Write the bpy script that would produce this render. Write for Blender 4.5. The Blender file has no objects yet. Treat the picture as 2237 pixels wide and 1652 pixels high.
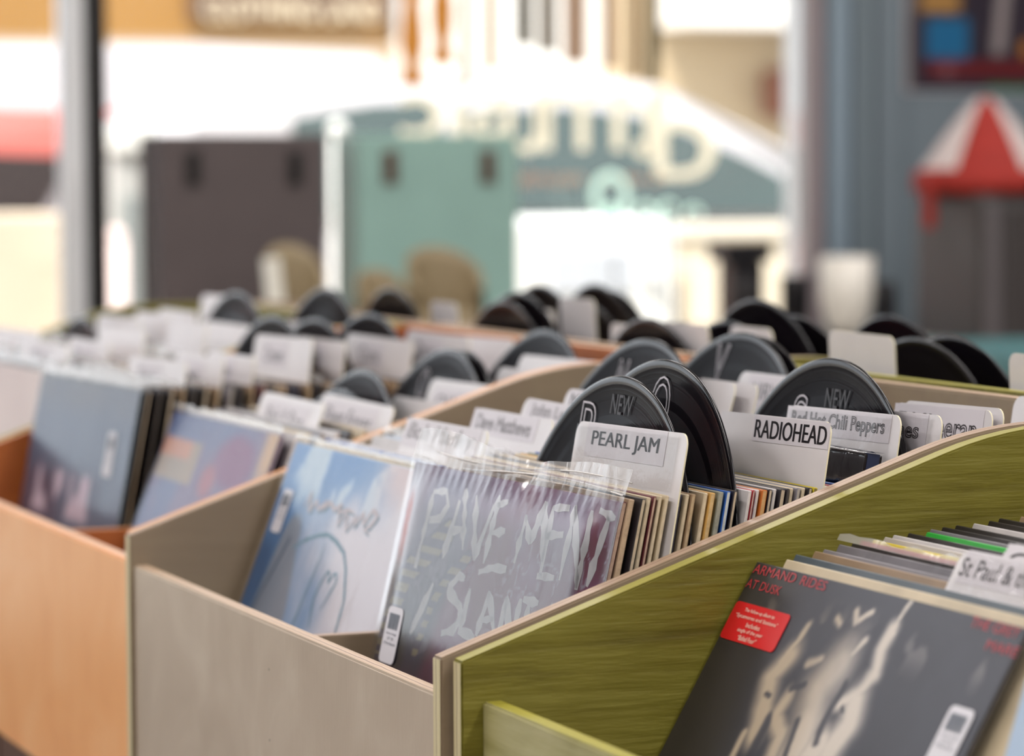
import bpy, bmesh, math, random
from mathutils import Vector, Matrix
random.seed(7)
SC = bpy.context.scene
COL = SC.collection
Z0 = 1.0            # height of the flat top of the record bins above the shop floor
FL = -0.347 + Z0    # inside floor of the bins
TH = 0.014          # plywood thickness
LP = 0.314          # sleeve side

# ------------------------------------------------------------------ helpers
def lin(c):
    if isinstance(c, str):
        c = tuple(int(c[i:i + 2], 16) / 255 for i in (0, 2, 4))
    return tuple((x / 12.92 if x <= 0.04045 else ((x + 0.055) / 1.055) ** 2.4) for x in c[:3]) + (1.0,)

MATS = {}
class NT:
    def __init__(s, name):
        s.m = bpy.data.materials.new(name); s.m.use_nodes = True
        s.t = s.m.node_tree; s.t.nodes.clear()
        s.out = s.n('ShaderNodeOutputMaterial')
    def n(s, typ, **kw):
        nd = s.t.nodes.new(typ)
        for k, v in kw.items():
            if k.startswith('i_'):
                nd.inputs[k[2:].replace('_', ' ')].default_value = v
            else:
                setattr(nd, k, v)
        return nd
    def l(s, a, b): s.t.links.new(a, b)

def ramp(nt, fac, stops):
    r = nt.n('ShaderNodeValToRGB')
    e = r.color_ramp.elements
    e[0].position, e[0].color = stops[0][0], stops[0][1]
    e[1].position, e[1].color = stops[-1][0], stops[-1][1]
    for p, c in stops[1:-1]:
        x = e.new(p); x.color = c
    nt.l(fac, r.inputs[0])
    return r

def plain(name, color, rough=0.5, spec=0.5, metal=0.0, vary=0.0, scale=20, bump=0.0, bscale=200, emit=0.0, coat=0.0):
    if name in MATS: return MATS[name]
    nt = NT(name); c = lin(color)
    p = nt.n('ShaderNodeBsdfPrincipled')
    p.inputs['Base Color'].default_value = c
    p.inputs['Roughness'].default_value = rough
    p.inputs['Specular IOR Level'].default_value = spec
    p.inputs['Metallic'].default_value = metal
    p.inputs['Coat Weight'].default_value = coat
    if emit:
        p.inputs['Emission Color'].default_value = c; p.inputs['Emission Strength'].default_value = emit
    tc = None
    if vary or bump:
        tc = nt.n('ShaderNodeTexCoord')
    if vary:
        nz = nt.n('ShaderNodeTexNoise'); nz.inputs['Scale'].default_value = scale; nz.inputs['Detail'].default_value = 5
        nt.l(tc.outputs['Object'], nz.inputs['Vector'])
        r = ramp(nt, nz.outputs['Fac'], [(0.3, tuple(x * (1 - vary) for x in c[:3]) + (1,)), (0.7, tuple(min(1, x * (1 + vary)) for x in c[:3]) + (1,))])
        nt.l(r.outputs[0], p.inputs['Base Color'])
    if bump:
        nb = nt.n('ShaderNodeTexNoise'); nb.inputs['Scale'].default_value = bscale; nb.inputs['Detail'].default_value = 3
        nt.l(tc.outputs['Object'], nb.inputs['Vector'])
        b = nt.n('ShaderNodeBump'); b.inputs['Strength'].default_value = bump; b.inputs['Distance'].default_value = 0.002
        nt.l(nb.outputs['Fac'], b.inputs['Height']); nt.l(b.outputs[0], p.inputs['Normal'])
    nt.l(p.outputs[0], nt.out.inputs[0])
    MATS[name] = nt.m
    return nt.m

def wood_paint(name, base, dark, light, rough, gscale, gstr, bump, along, spec=0.5, mottle=0.6):
    """painted plywood with grain running along one object axis"""
    nt = NT(name)
    tc = nt.n('ShaderNodeTexCoord'); mp = nt.n('ShaderNodeMapping')
    sc = [gscale] * 3; sc[along] = gscale * 0.06
    mp.inputs['Scale'].default_value = sc
    nt.l(tc.outputs['Object'], mp.inputs['Vector'])
    g = nt.n('ShaderNodeTexNoise'); g.inputs['Scale'].default_value = 1; g.inputs['Detail'].default_value = 6; g.inputs['Roughness'].default_value = 0.65
    g.inputs['Distortion'].default_value = 0.35
    nt.l(mp.outputs[0], g.inputs['Vector'])
    mo = nt.n('ShaderNodeTexNoise'); mo.inputs['Scale'].default_value = 9; mo.inputs['Detail'].default_value = 6; mo.inputs['Distortion'].default_value = 0.8
    nt.l(tc.outputs['Object'], mo.inputs['Vector'])
    mix = nt.n('ShaderNodeMath', operation='MULTIPLY_ADD'); mix.inputs[1].default_value = gstr
    nt.l(g.outputs['Fac'], mix.inputs[0])
    m2 = nt.n('ShaderNodeMath', operation='MULTIPLY'); m2.inputs[1].default_value = mottle
    nt.l(mo.outputs['Fac'], m2.inputs[0]); nt.l(m2.outputs[0], mix.inputs[2])
    mid = (gstr + mottle) / 2; w = 0.22
    r = ramp(nt, mix.outputs[0], [(mid - w, lin(dark)), (mid, lin(base)), (mid + w, lin(light))])
    p = nt.n('ShaderNodeBsdfPrincipled'); p.inputs['Roughness'].default_value = rough; p.inputs['Specular IOR Level'].default_value = spec
    nt.l(r.outputs[0], p.inputs['Base Color'])
    # fine cracks along the grain + pores
    mp2 = nt.n('ShaderNodeMapping'); s2 = [gscale * 2.2] * 3; s2[along] = gscale * 0.25; mp2.inputs['Scale'].default_value = s2
    nt.l(tc.outputs['Object'], mp2.inputs['Vector'])
    g2 = nt.n('ShaderNodeTexNoise'); g2.inputs['Scale'].default_value = 1; g2.inputs['Detail'].default_value = 4
    nt.l(mp2.outputs[0], g2.inputs['Vector'])
    ad = nt.n('ShaderNodeMath', operation='ADD'); nt.l(g.outputs['Fac'], ad.inputs[0]); nt.l(g2.outputs['Fac'], ad.inputs[1])
    b = nt.n('ShaderNodeBump'); b.inputs['Strength'].default_value = bump; b.inputs['Distance'].default_value = 0.0015
    nt.l(ad.outputs[0], b.inputs['Height']); nt.l(b.outputs[0], p.inputs['Normal'])
    nt.l(p.outputs[0], nt.out.inputs[0])
    MATS[name] = nt.m
    return nt.m

def ply_edge(name, axis, light, mid, dark, rough=0.45):
    """bare or thinly painted plywood edge: plies across the thickness"""
    nt = NT(name)
    tc = nt.n('ShaderNodeTexCoord'); sp = nt.n('ShaderNodeSeparateXYZ'); nt.l(tc.outputs['Generated'], sp.inputs[0])
    nz = nt.n('ShaderNodeTexNoise'); nz.inputs['Scale'].default_value = 60; nz.inputs['Detail'].default_value = 4
    nt.l(tc.outputs['Object'], nz.inputs['Vector'])
    ma = nt.n('ShaderNodeMath', operation='MULTIPLY_ADD'); ma.inputs[1].default_value = 0.14
    nt.l(nz.outputs['Fac'], ma.inputs[0]); nt.l(sp.outputs[axis], ma.inputs[2])
    r = ramp(nt, ma.outputs[0], [(0.05, lin(light)), (0.30, lin(mid)), (0.42, lin(light)), (0.52, lin(dark)), (0.60, lin(light)), (0.82, lin(mid)), (1.0, lin(light))])
    p = nt.n('ShaderNodeBsdfPrincipled'); p.inputs['Roughness'].default_value = rough
    nt.l(r.outputs[0], p.inputs['Base Color'])
    b = nt.n('ShaderNodeBump'); b.inputs['Strength'].default_value = 0.3; b.inputs['Distance'].default_value = 0.001
    nt.l(nz.outputs['Fac'], b.inputs['Height']); nt.l(b.outputs[0], p.inputs['Normal'])
    nt.l(p.outputs[0], nt.out.inputs[0]); MATS[name] = nt.m
    return nt.m

def vcol_mat(name, rough=0.35, spec=0.5, coat=0.0):
    nt = NT(name)
    a = nt.n('ShaderNodeAttribute', attribute_name='art')
    p = nt.n('ShaderNodeBsdfPrincipled'); p.inputs['Roughness'].default_value = rough; p.inputs['Specular IOR Level'].default_value = spec
    p.inputs['Coat Weight'].default_value = coat; p.inputs['Coat Roughness'].default_value = 0.12
    nt.l(a.outputs['Color'], p.inputs['Base Color']); nt.l(p.outputs[0], nt.out.inputs[0])
    return nt.m

def clear_film(name, rough=0.12, amount=1.0, bump=0.5, scale=(40, 8, 40), tint=(1, 1, 1, 1), veil=0.0):
    nt = NT(name)
    tc = nt.n('ShaderNodeTexCoord'); mp = nt.n('ShaderNodeMapping'); mp.inputs['Scale'].default_value = scale
    nt.l(tc.outputs['Object'], mp.inputs['Vector'])
    nz = nt.n('ShaderNodeTexNoise'); nz.inputs['Scale'].default_value = 1; nz.inputs['Detail'].default_value = 4; nz.inputs['Distortion'].default_value = 1.0
    nt.l(mp.outputs[0], nz.inputs['Vector'])
    b = nt.n('ShaderNodeBump'); b.inputs['Strength'].default_value = bump; b.inputs['Distance'].default_value = 0.003
    nt.l(nz.outputs['Fac'], b.inputs['Height'])
    tr = nt.n('ShaderNodeBsdfTransparent'); tr.inputs[0].default_value = tint
    gl = nt.n('ShaderNodeBsdfGlossy'); gl.inputs['Roughness'].default_value = rough
    nt.l(b.outputs[0], gl.inputs['Normal'])
    fr = nt.n('ShaderNodeFresnel'); fr.inputs['IOR'].default_value = 1.5; nt.l(b.outputs[0], fr.inputs['Normal'])
    mu = nt.n('ShaderNodeMath', operation='MULTIPLY'); mu.inputs[1].default_value = amount; nt.l(fr.outputs[0], mu.inputs[0])
    mx = nt.n('ShaderNodeMixShader'); nt.l(mu.outputs[0], mx.inputs[0]); nt.l(tr.outputs[0], mx.inputs[1]); nt.l(gl.outputs[0], mx.inputs[2])
    last = mx
    if veil:
        df = nt.n('ShaderNodeBsdfDiffuse'); df.inputs[0].default_value = (0.85, 0.85, 0.85, 1)
        m2 = nt.n('ShaderNodeMixShader'); m2.inputs[0].default_value = veil
        nt.l(mx.outputs[0], m2.inputs[1]); nt.l(df.outputs[0], m2.inputs[2]); last = m2
    nt.l(last.outputs[0], nt.out.inputs[0]); MATS[name] = nt.m
    return nt.m

# ------------------------------------------------------------------ objects
def tag(o, label=None, cat=None, group=None, kind=None):
    if label: o['label'] = label
    if cat: o['category'] = cat
    if group: o['group'] = group
    if kind: o['kind'] = kind
    return o

def empty(name, M):
    o = bpy.data.objects.new(name, None); COL.objects.link(o)
    o.empty_display_size = 0.05
    o.matrix_world = M if isinstance(M, Matrix) else Matrix.Translation(Vector(M))
    return o

def mesh_obj(name, me, M=None, parent=None):
    o = bpy.data.objects.new(name, me); COL.objects.link(o)
    if parent is not None:
        o.parent = parent
    if M is not None:
        o.matrix_local = M if isinstance(M, Matrix) else Matrix.Translation(Vector(M))
    return o

class MB:
    """collects shapes, gives one mesh"""
    def __init__(s): s.bm = bmesh.new(); s.mats = []
    def mi(s, m):
        if m not in s.mats: s.mats.append(m)
        return s.mats.index(m)
    def poly(s, pts, m):
        vs = [s.bm.verts.new(p) for p in pts]
        f = s.bm.faces.new(vs); f.material_index = s.mi(m); return f
    def box(s, lo, hi, m, bev=0.0, seg=2):
        x0, y0, z0 = lo; x1, y1, z1 = hi
        co = [(x0, y0, z0), (x1, y0, z0), (x1, y1, z0), (x0, y1, z0), (x0, y0, z1), (x1, y0, z1), (x1, y1, z1), (x0, y1, z1)]
        v = [s.bm.verts.new(c) for c in co]; k = s.mi(m); fs = []
        for q in ((3, 2, 1, 0), (4, 5, 6, 7), (0, 1, 5, 4), (1, 2, 6, 5), (2, 3, 7, 6), (3, 0, 4, 7)):
            f = s.bm.faces.new([v[i] for i in q]); f.material_index = k; fs.append(f)
        if bev:
            es = list({e for f in fs for e in f.edges})
            r = bmesh.ops.bevel(s.bm, geom=es, offset=bev, segments=seg, affect='EDGES', profile=0.6)
        return s
    def extrude_poly(s, pts2, axis, a, b, m, side=None):
        """pts2 outline in the plane normal to axis (order: remaining axes), between a and b"""
        def P(p, w):
            if axis == 0: return (w, p[0], p[1])
            if axis == 1: return (p[0], w, p[1])
            return (p[0], p[1], w)
        A = [s.bm.verts.new(P(p, a)) for p in pts2]; B = [s.bm.verts.new(P(p, b)) for p in pts2]
        k = s.mi(m); k2 = s.mi(side) if side else k; n = len(pts2)
        f = s.bm.faces.new(A); f.material_index = k
        f = s.bm.faces.new(B[::-1]); f.material_index = k
        for i in range(n):
            f = s.bm.faces.new([A[i], B[i], B[(i + 1) % n], A[(i + 1) % n]]); f.material_index = k2
        return s
    def tube(s, p0, p1, r0, r1, m, n=16, caps=True):
        p0, p1 = Vector(p0), Vector(p1); d = (p1 - p0).normalized()
        a = d.orthogonal().normalized(); b = d.cross(a); k = s.mi(m)
        R0 = [s.bm.verts.new(p0 + r0 * (a * math.cos(t) + b * math.sin(t))) for t in [2 * math.pi * i / n for i in range(n)]]
        R1 = [s.bm.verts.new(p1 + r1 * (a * math.cos(t) + b * math.sin(t))) for t in [2 * math.pi * i / n for i in range(n)]]
        for i in range(n):
            f = s.bm.faces.new([R0[i], R0[(i + 1) % n], R1[(i + 1) % n], R1[i]]); f.material_index = k; f.smooth = True
        if caps:
            s.bm.faces.new(R0[::-1]).material_index = k; s.bm.faces.new(R1).material_index = k
        return s
    def lathe(s, prof, m, n=48, axis='Z', c=(0, 0, 0), smooth=True, mats=None):
        rows = []
        for (r, z) in prof:
            if r < 1e-6: rows.append([s.bm.verts.new((c[0], c[1], c[2] + z))])
            else: rows.append([s.bm.verts.new((c[0] + r * math.cos(2 * math.pi * i / n), c[1] + r * math.sin(2 * math.pi * i / n), c[2] + z)) for i in range(n)])
        for j in range(len(rows) - 1):
            a, b = rows[j], rows[j + 1]; k = s.mi(mats[j] if mats else m)
            for i in range(n):
                i2 = (i + 1) % n
                if len(a) == 1 and len(b) == 1: continue
                if len(a) == 1: f = s.bm.faces.new([a[0], b[i], b[i2]])
                elif len(b) == 1: f = s.bm.faces.new([a[i2], a[i], b[0]])
                else: f = s.bm.faces.new([a[i], b[i], b[i2], a[i2]])
                f.material_index = k; f.smooth = smooth
        return s
    def stroke(s, pts, w, z, m, jit=0.0, rnd=random, taper=True):
        """flat brush stroke in local XY at height z"""
        P = [Vector((p[0], p[1])) for p in pts]; L = []; R = []; Q = []
        for i in range(len(P) - 1):
            k = 1 if i < len(P) - 2 else 2
            nseg = max(2, int((P[i + 1] - P[i]).length / max(w * 0.9, 1e-4)))
            for j in range(nseg): Q.append(P[i].lerp(P[i + 1], j / nseg))
        Q.append(P[-1])
        for i, p in enumerate(Q):
            d = (Q[min(i + 1, len(Q) - 1)] - Q[max(i - 1, 0)])
            if d.length < 1e-9: d = Vector((0, 1))
            d.normalize(); n = Vector((-d.y, d.x)); t = i / (len(Q) - 1)
            ww = w * 0.5 * (1 + jit * rnd.uniform(-1, 1))
            if taper: ww *= min(1, 0.45 + 4 * min(t, 1 - t))
            L.append(p + n * ww); R.append(p - n * ww * (1 + jit * rnd.uniform(-.5, .5)))
        k = s.mi(m)
        vl = [s.bm.verts.new((p.x, p.y, z)) for p in L]; vr = [s.bm.verts.new((p.x, p.y, z)) for p in R]
        for i in range(len(Q) - 1):
            f = s.bm.faces.new([vr[i], vr[i + 1], vl[i + 1], vl[i]]); f.material_index = k
        return s
    def add_text(s, txt, w, h, cx, cy, z, m, outline=0.0, shear=0.0, mirror=False, thick=0.0):
        V, F = text_shape(txt, outline)
        xs = [v[0] for v in V]; ys = [v[1] for v in V]
        x0, x1, y0, y1 = min(xs), max(xs), min(ys), max(ys)
        sx = w / (x1 - x0); sy = h / (y1 - y0); k = s.mi(m)
        vs = []
        for v in V:
            x = (v[0] - (x0 + x1) / 2) * sx; y = (v[1] - (y0 + y1) / 2) * sy
            x += shear * y
            if mirror: x = -x
            vs.append(s.bm.verts.new((cx + x, cy + y, z)))
        for f in F:
            try:
                q = [vs[i] for i in f]
                if mirror: q = q[::-1]
                ff = s.bm.faces.new(q); ff.material_index = k
            except ValueError: pass
        return s
    def mesh(s, name):
        bmesh.ops.recalc_face_normals(s.bm, faces=[f for f in s.bm.faces]) if getattr(s, 'fix', True) else None
        me = bpy.data.meshes.new(name); s.bm.to_mesh(me); s.bm.free()
        for m in s.mats: me.materials.append(m)
        return me
    def obj(s, name, M=None, parent=None):
        return mesh_obj(name, s.mesh(name), M, parent)

TXT = {}
def text_shape(txt, outline=0.0):
    key = (txt, outline)
    if key in TXT: return TXT[key]
    cu = bpy.data.curves.new('lettering_tmp', 'FONT'); cu.body = txt; cu.size = 1.0; cu.resolution_u = 4
    if outline:
        cu.fill_mode = 'NONE'; cu.bevel_depth = outline; cu.bevel_resolution = 0
    o = bpy.data.objects.new('lettering_tmp', cu); COL.objects.link(o)
    dg = bpy.context.evaluated_depsgraph_get(); dg.update()
    me = bpy.data.meshes.new_from_object(o.evaluated_get(dg))
    V = [(v.co.x, v.co.y) for v in me.vertices]; F = [tuple(p.vertices) for p in me.polygons]
    if outline:   # keep only the front half of the outline tubes
        zs = [v.co.z for v in me.vertices]
        F = [f for f in F if sum(zs[i] for i in f) >= -1e-6]
    bpy.data.objects.remove(o); bpy.data.curves.remove(cu); bpy.data.meshes.remove(me)
    TXT[key] = (V, F)
    return TXT[key]

# value noise for cover art
def _h(i, j, s):
    n = (i * 374761393 + j * 668265263 + s * 974711) & 0xffffffff
    n = ((n ^ (n >> 13)) * 1274126177) & 0xffffffff
    return ((n ^ (n >> 16)) & 0xffff) / 65535
def vnoise(x, y, s=0):
    i, j = math.floor(x), math.floor(y); u, v = x - i, y - j
    u = u * u * (3 - 2 * u); v = v * v * (3 - 2 * v)
    return (_h(i, j, s) * (1 - u) + _h(i + 1, j, s) * u) * (1 - v) + (_h(i, j + 1, s) * (1 - u) + _h(i + 1, j + 1, s) * u) * v
def fbm(x, y, s=0, o=4):
    a = 0.5; t = 0; n = 0
    for k in range(o):
        t += a * vnoise(x, y, s + k); n += a; a *= 0.5; x *= 2.03; y *= 2.03
    return t / n
def mixc(a, b, t):
    t = max(0, min(1, t)); return tuple(a[i] + (b[i] - a[i]) * t for i in range(3))
def hexc(h): return tuple(int(h[i:i + 2], 16) / 255 for i in (0, 2, 4))
def sstep(a, b, x):
    t = max(0, min(1, (x - a) / (b - a))); return t * t * (3 - 2 * t)
def capsule(px, py, pts, asp=1.0):
    d = 9
    for (ax, ay), (bx, by) in zip(pts, pts[1:]):
        vx, vy = bx - ax, by - ay; L = vx * vx + vy * vy + 1e-9
        t = max(0, min(1, ((px - ax) * vx + (py - ay) * vy) / L))
        d = min(d, math.hypot(px - ax - t * vx, py - ay - t * vy))
    return d
def art_mesh(name, fn, nx, ny, u0=0, v0=0, u1=1, v1=1, S=LP, mat=None, z=0.0004):
    vs = []; cs = []
    for j in range(ny + 1):
        for i in range(nx + 1):
            u = u0 + (u1 - u0) * i / nx; v = v0 + (v1 - v0) * j / ny
            vs.append(((u - 0.5) * S, v * S, z)); cs.append(lin(fn(u, v)))
    fs = [(j * (nx + 1) + i, j * (nx + 1) + i + 1, (j + 1) * (nx + 1) + i + 1, (j + 1) * (nx + 1) + i) for j in range(ny) for i in range(nx)]
    me = bpy.data.meshes.new(name); me.from_pydata(vs, [], fs)
    at = me.color_attributes.new('art', 'FLOAT_COLOR', 'POINT')
    for k, c in enumerate(cs): at.data[k].color = c
    me.materials.append(mat)
    return me

# ------------------------------------------------------------------ materials
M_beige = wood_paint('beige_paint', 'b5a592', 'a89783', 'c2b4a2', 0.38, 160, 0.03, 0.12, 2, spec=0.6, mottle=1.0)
M_beige_shaded = wood_paint('beige_paint_shaded', '8f7e69', '85745f', '99896f', 0.5, 60, 0.5, 0.12, 1)  # darker beige: the weaker light on inner faces is put into the colour
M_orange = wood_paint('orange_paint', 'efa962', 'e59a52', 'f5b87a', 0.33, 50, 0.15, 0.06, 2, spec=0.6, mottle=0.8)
M_orange_shaded = wood_paint('orange_paint_shaded', 'b0612a', 'a45623', 'bc6c33', 0.5, 60, 0.5, 0.1, 1)  # shaded copy of the orange for the inner faces
M_green = wood_paint('olive_paint', '726b24', '574f16', '807a32', 0.5, 85, 0.75, 0.6, 1, spec=0.4, mottle=0.4)
M_greenfront = wood_paint('olive_paint_pale', 'a9a372', '8b854c', 'bdb78d', 0.42, 60, 0.6, 0.3, 0, mottle=0.7)  # paler, greyer olive than the sides
M_edge_beige = ply_edge('ply_edge_beige', 0, 'b39b84', 'a48a74', '7a5a4c')
M_edge_beige_y = ply_edge('ply_edge_beige_front', 1, 'c9b095', 'b5977a', '74503c')
M_edge_orange = ply_edge('ply_edge_orange', 0, 'dfae80', 'd08a4e', 'c57a3c')
M_edge_orange_y = ply_edge('ply_edge_orange_front', 1, 'e2bd9c', 'd6a27a', 'c98a58')
M_edge_green = ply_edge('ply_edge_olive', 0, 'a09a4c', '958d3e', '857c34')
M_edge_green_y = ply_edge('ply_edge_olive_front', 1, 'a8a03a', '98902e', '8a8228')
M_edge_pale = ply_edge('ply_edge_pale', 0, 'd8cfa6', 'c9bb92', '8a6f50')
M_base = plain('dark_base', '6b4022', 0.6)
M_card = plain('card_plastic', 'dcd8da', 0.35, vary=0.03, scale=30)
M_cardedge = plain('card_plastic_edge', 'e6dfc0', 0.4)
M_paper = plain('label_paper', 'd5d0d6', 0.45)
M_ink = plain('label_ink', '1c1218', 0.5)
M_inkgrey = plain('label_ink_grey', '5a5a60', 0.5)
M_tape = clear_film('clear_tape', 0.08, 0.4, 0.35, (60, 60, 60))
M_film = clear_film('clear_poly_bag', 0.20, 1.75, 0.22, (26, 10, 26), veil=0.02)
M_filmtop = clear_film('veiled_poly_lip', 0.14, 1.5, 0.5, (45, 20, 45), veil=0.30)  # milky veil on the bag lips, raised to imitate bright window reflections
M_film2 = clear_film('clear_poly_sleeve', 0.12, 0.32, 0.4, (30, 12, 30))
M_shrink = clear_film('shrink_wrap', 0.1, 1.0, 0.5, (30, 30, 30))
M_paint = plain('paint_pen', 'c9c4cc', 0.5)
M_faint = plain('paint_pen_faint', '2c282c', 0.5)
M_red = plain('sticker_red', 'd0101c', 0.4)
M_redink = plain('cover_red_ink', 'b3303c', 0.4)
M_cream = plain('cream_ink', 'e8d8c8', 0.5)
M_brush = plain('white_brush_paint', 'eeeef6', 0.45, vary=0.1, scale=120)
M_brush2 = plain('cream_brush_paint', 'c8c0a0', 0.45, vary=0.15, scale=90)
M_teal_ink = plain('teal_sketch_ink', '6f93a8', 0.5)
M_pale_ink = plain('pale_sketch_ink', 'c8bfc6', 0.5)
M_tag = plain('price_tag_white', 'd6d4dc', 0.4)
M_bar = plain('barcode_grey', '6e7480', 0.5)
M_black = plain('black_plastic', '161318', 0.35)
M_art = vcol_mat('printed_cover', 0.4, 0.35, 0.08)
M_artm = vcol_mat('printed_cover_matt', 0.42, 0.4, 0.1)

def vinyl_mat():
    nt = NT('black_vinyl')
    tc = nt.n('ShaderNodeTexCoord'); ln = nt.n('ShaderNodeVectorMath', operation='LENGTH'); nt.l(tc.outputs['Object'], ln.inputs[0])
    nz = nt.n('ShaderNodeTexNoise'); nz.noise_dimensions = '1D'; nz.inputs['Scale'].default_value = 900; nz.inputs['Detail'].default_value = 2
    nt.l(ln.outputs['Value'], nz.inputs['W'])
    n2 = nt.n('ShaderNodeTexNoise'); n2.noise_dimensions = '1D'; n2.inputs['Scale'].default_value = 110; n2.inputs['Detail'].default_value = 0
    nt.l(ln.outputs['Value'], n2.inputs['W'])
    gap = ramp(nt, n2.outputs['Fac'], [(0.66, (0.24, 0.24, 0.24, 1)), (0.70, (0.1, 0.1, 0.1, 1))])
    p = nt.n('ShaderNodeBsdfPrincipled'); p.inputs['Base Color'].default_value = lin('120f14'); p.inputs['Specular IOR Level'].default_value = 0.5
    p.inputs['Anisotropic'].default_value = 0.85; p.inputs['IOR'].default_value = 1.11
    nt.l(gap.outputs[0], p.inputs['Roughness'])
    tg = nt.n('ShaderNodeTangent', direction_type='RADIAL', axis='Z'); nt.l(tg.outputs[0], p.inputs['Tangent'])
    b = nt.n('ShaderNodeBump'); b.inputs['Strength'].default_value = 0.12; b.inputs['Distance'].default_value = 0.0005
    nt.l(nz.outputs['Fac'], b.inputs['Height']); nt.l(b.outputs[0], p.inputs['Normal'])
    nt.l(p.outputs[0], nt.out.inputs[0])
    return nt.m
M_vinyl = vinyl_mat()
M_rim = plain('vinyl_rim', '121014', 0.16, spec=0.35)

# ------------------------------------------------------------------ camera
f_px, yaw, pitch, roll = 7046.4, 0.37423, 0.06168, -0.00501
cl = Vector((1.75487, -0.63833, 0.15254 + Z0))
d = Vector((-math.cos(yaw) * math.cos(pitch), math.sin(yaw) * math.cos(pitch), -math.sin(pitch)))
r = d.cross(Vector((0, 0, 1))).normalized(); u = r.cross(d)
r2 = math.cos(roll) * r + math.sin(roll) * u; u2 = -math.sin(roll) * r + math.cos(roll) * u
cam = bpy.data.cameras.new('camera'); co = bpy.data.objects.new('camera', cam); COL.objects.link(co)
co.matrix_world = Matrix(((r2.x, u2.x, -d.x, cl.x), (r2.y, u2.y, -d.y, cl.y), (r2.z, u2.z, -d.z, cl.z), (0, 0, 0, 1)))
cam.sensor_width = 36; cam.lens = 36 * f_px / 2237; cam.clip_end = 200; cam.clip_start = 0.05
cam.dof.use_dof = True; cam.dof.focus_distance = 2.0; cam.dof.aperture_fstop = 6.0; cam.dof.aperture_blades = 0
SC.camera = co

# ------------------------------------------------------------------ record bins
TB, TK, ZC, ZP, RC = 0.491, 0.36, -0.1245 + Z0, -0.148 + Z0, 0.003
def side_profile(y0, ysgn, zb):
    """outline (y,z) of a bin side: low front, slanted edge, rounded shoulder, flat top"""
    pts = [(0, zb), (0, ZC)]
    # slanted edge to the shoulder, rounded with a quadratic curve
    a = Vector((TK - 0.045, ZC + (Z0 - ZC) * (TK - 0.045) / TK)); b = Vector((TK, Z0)); c = Vector((TK + 0.05, Z0))
    for i in range(7):
        t = i / 6; p = a * (1 - t) ** 2 + 2 * b * t * (1 - t) + c * t * t; pts.append((p.x, p.y))
    pts += [(TB + 0.003, Z0), (TB + 0.003, zb)]
    return [(y0 + ysgn * p[0], p[1]) for p in pts]

def bin_(name, label, xl, xr, yf, sgn, paint, inner, edge, edgey, front, group, base=M_base, setf=None):
    """one painted record bin; inside between xl and xr, front at yf, sgn +1 = deepens towards +Y"""
    xc = (xl + xr) / 2; org = Vector((xc, yf, 0)); E = empty(name, org)
    tag(E, label, 'record bin', group)
    M = Matrix.Translation(-org)
    ZB = FL - 0.017
    for x0 in (xl - TH, xr):
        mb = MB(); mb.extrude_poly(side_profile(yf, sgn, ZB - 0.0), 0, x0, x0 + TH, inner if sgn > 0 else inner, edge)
        bmesh.ops.recalc_face_normals(mb.bm, faces=mb.bm.faces[:])
        if inner is not M_orange_shaded:
            kp = mb.mi(M_edge_pale)
            for f in mb.bm.faces:
                if f.normal.y * sgn < -.9: f.material_index = kp
        bmesh.ops.bevel(mb.bm, geom=[e for e in mb.bm.edges if e.calc_face_angle(0) > 0.9], offset=0.0012, segments=2, affect='EDGES')
        mb.obj('side_panel', M, E)
    y = lambda t: yf + sgn * t
    def bx(nm, x0, x1, t0, t1, z0, z1, m, me, bev=0.0015):
        mb = MB(); ya, yb = sorted((y(t0), y(t1)))
        mb.box((x0, ya, z0), (x1, yb, z1), m, 0)
        k = mb.mi(me)
        for f in mb.bm.faces:
            f.normal_update()
            if f.normal.z > 0.7: f.material_index = k
        bmesh.ops.bevel(mb.bm, geom=list(mb.bm.edges), offset=bev, segments=2, affect='EDGES')
        return mb.obj(nm, M, E)
    r0 = setf if setf is not None else RC
    bx('front_panel', xl, xr, r0, r0 + 0.0125, ZB, ZP, front, edgey)
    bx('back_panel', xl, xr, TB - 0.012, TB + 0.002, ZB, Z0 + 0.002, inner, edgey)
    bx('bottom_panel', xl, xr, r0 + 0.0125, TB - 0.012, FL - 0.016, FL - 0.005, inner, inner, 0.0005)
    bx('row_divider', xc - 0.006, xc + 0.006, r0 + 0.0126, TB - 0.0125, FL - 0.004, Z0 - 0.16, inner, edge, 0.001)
    bx('base_cabinet', xl - TH, xr + TH, 0.05, TB, 0.0, ZB - 0.0005, base, base)
    return E

P = 0.722
SETS = {'beige': (M_beige, M_beige_shaded, M_edge_beige, M_edge_beige_y, M_beige),
        'orange': (M_orange, M_orange_shaded, M_edge_orange, M_edge_orange_y, M_orange),
        'olive': (M_green, M_green, M_edge_green, M_edge_green_y, M_greenfront)}
grp = 'painted record bins of the island'
defs = [('olive', 0.032, 0.722, 0.006, 'olive green plywood record bin nearest the camera holding the dark album', 0.013),
        ('beige', -0.69, 0.0, 0.0, 'beige painted plywood record bin between the orange bin and the nearest olive bin', None),
        ('orange', -1.412, -0.722, 0.005, 'orange painted plywood record bin next to the beige bin', None),
        ('olive', -2.134, -1.444, 0.004, 'far olive plywood record bin at the window end of the island', None)]
for c, xl, xr, yf, lab, sf in defs:
    pm = SETS[c]; bin_('record_bin', lab, xl, xr, yf, 1, *pm, grp, setf=sf)
YB = 2 * TB + 0.022
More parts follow.
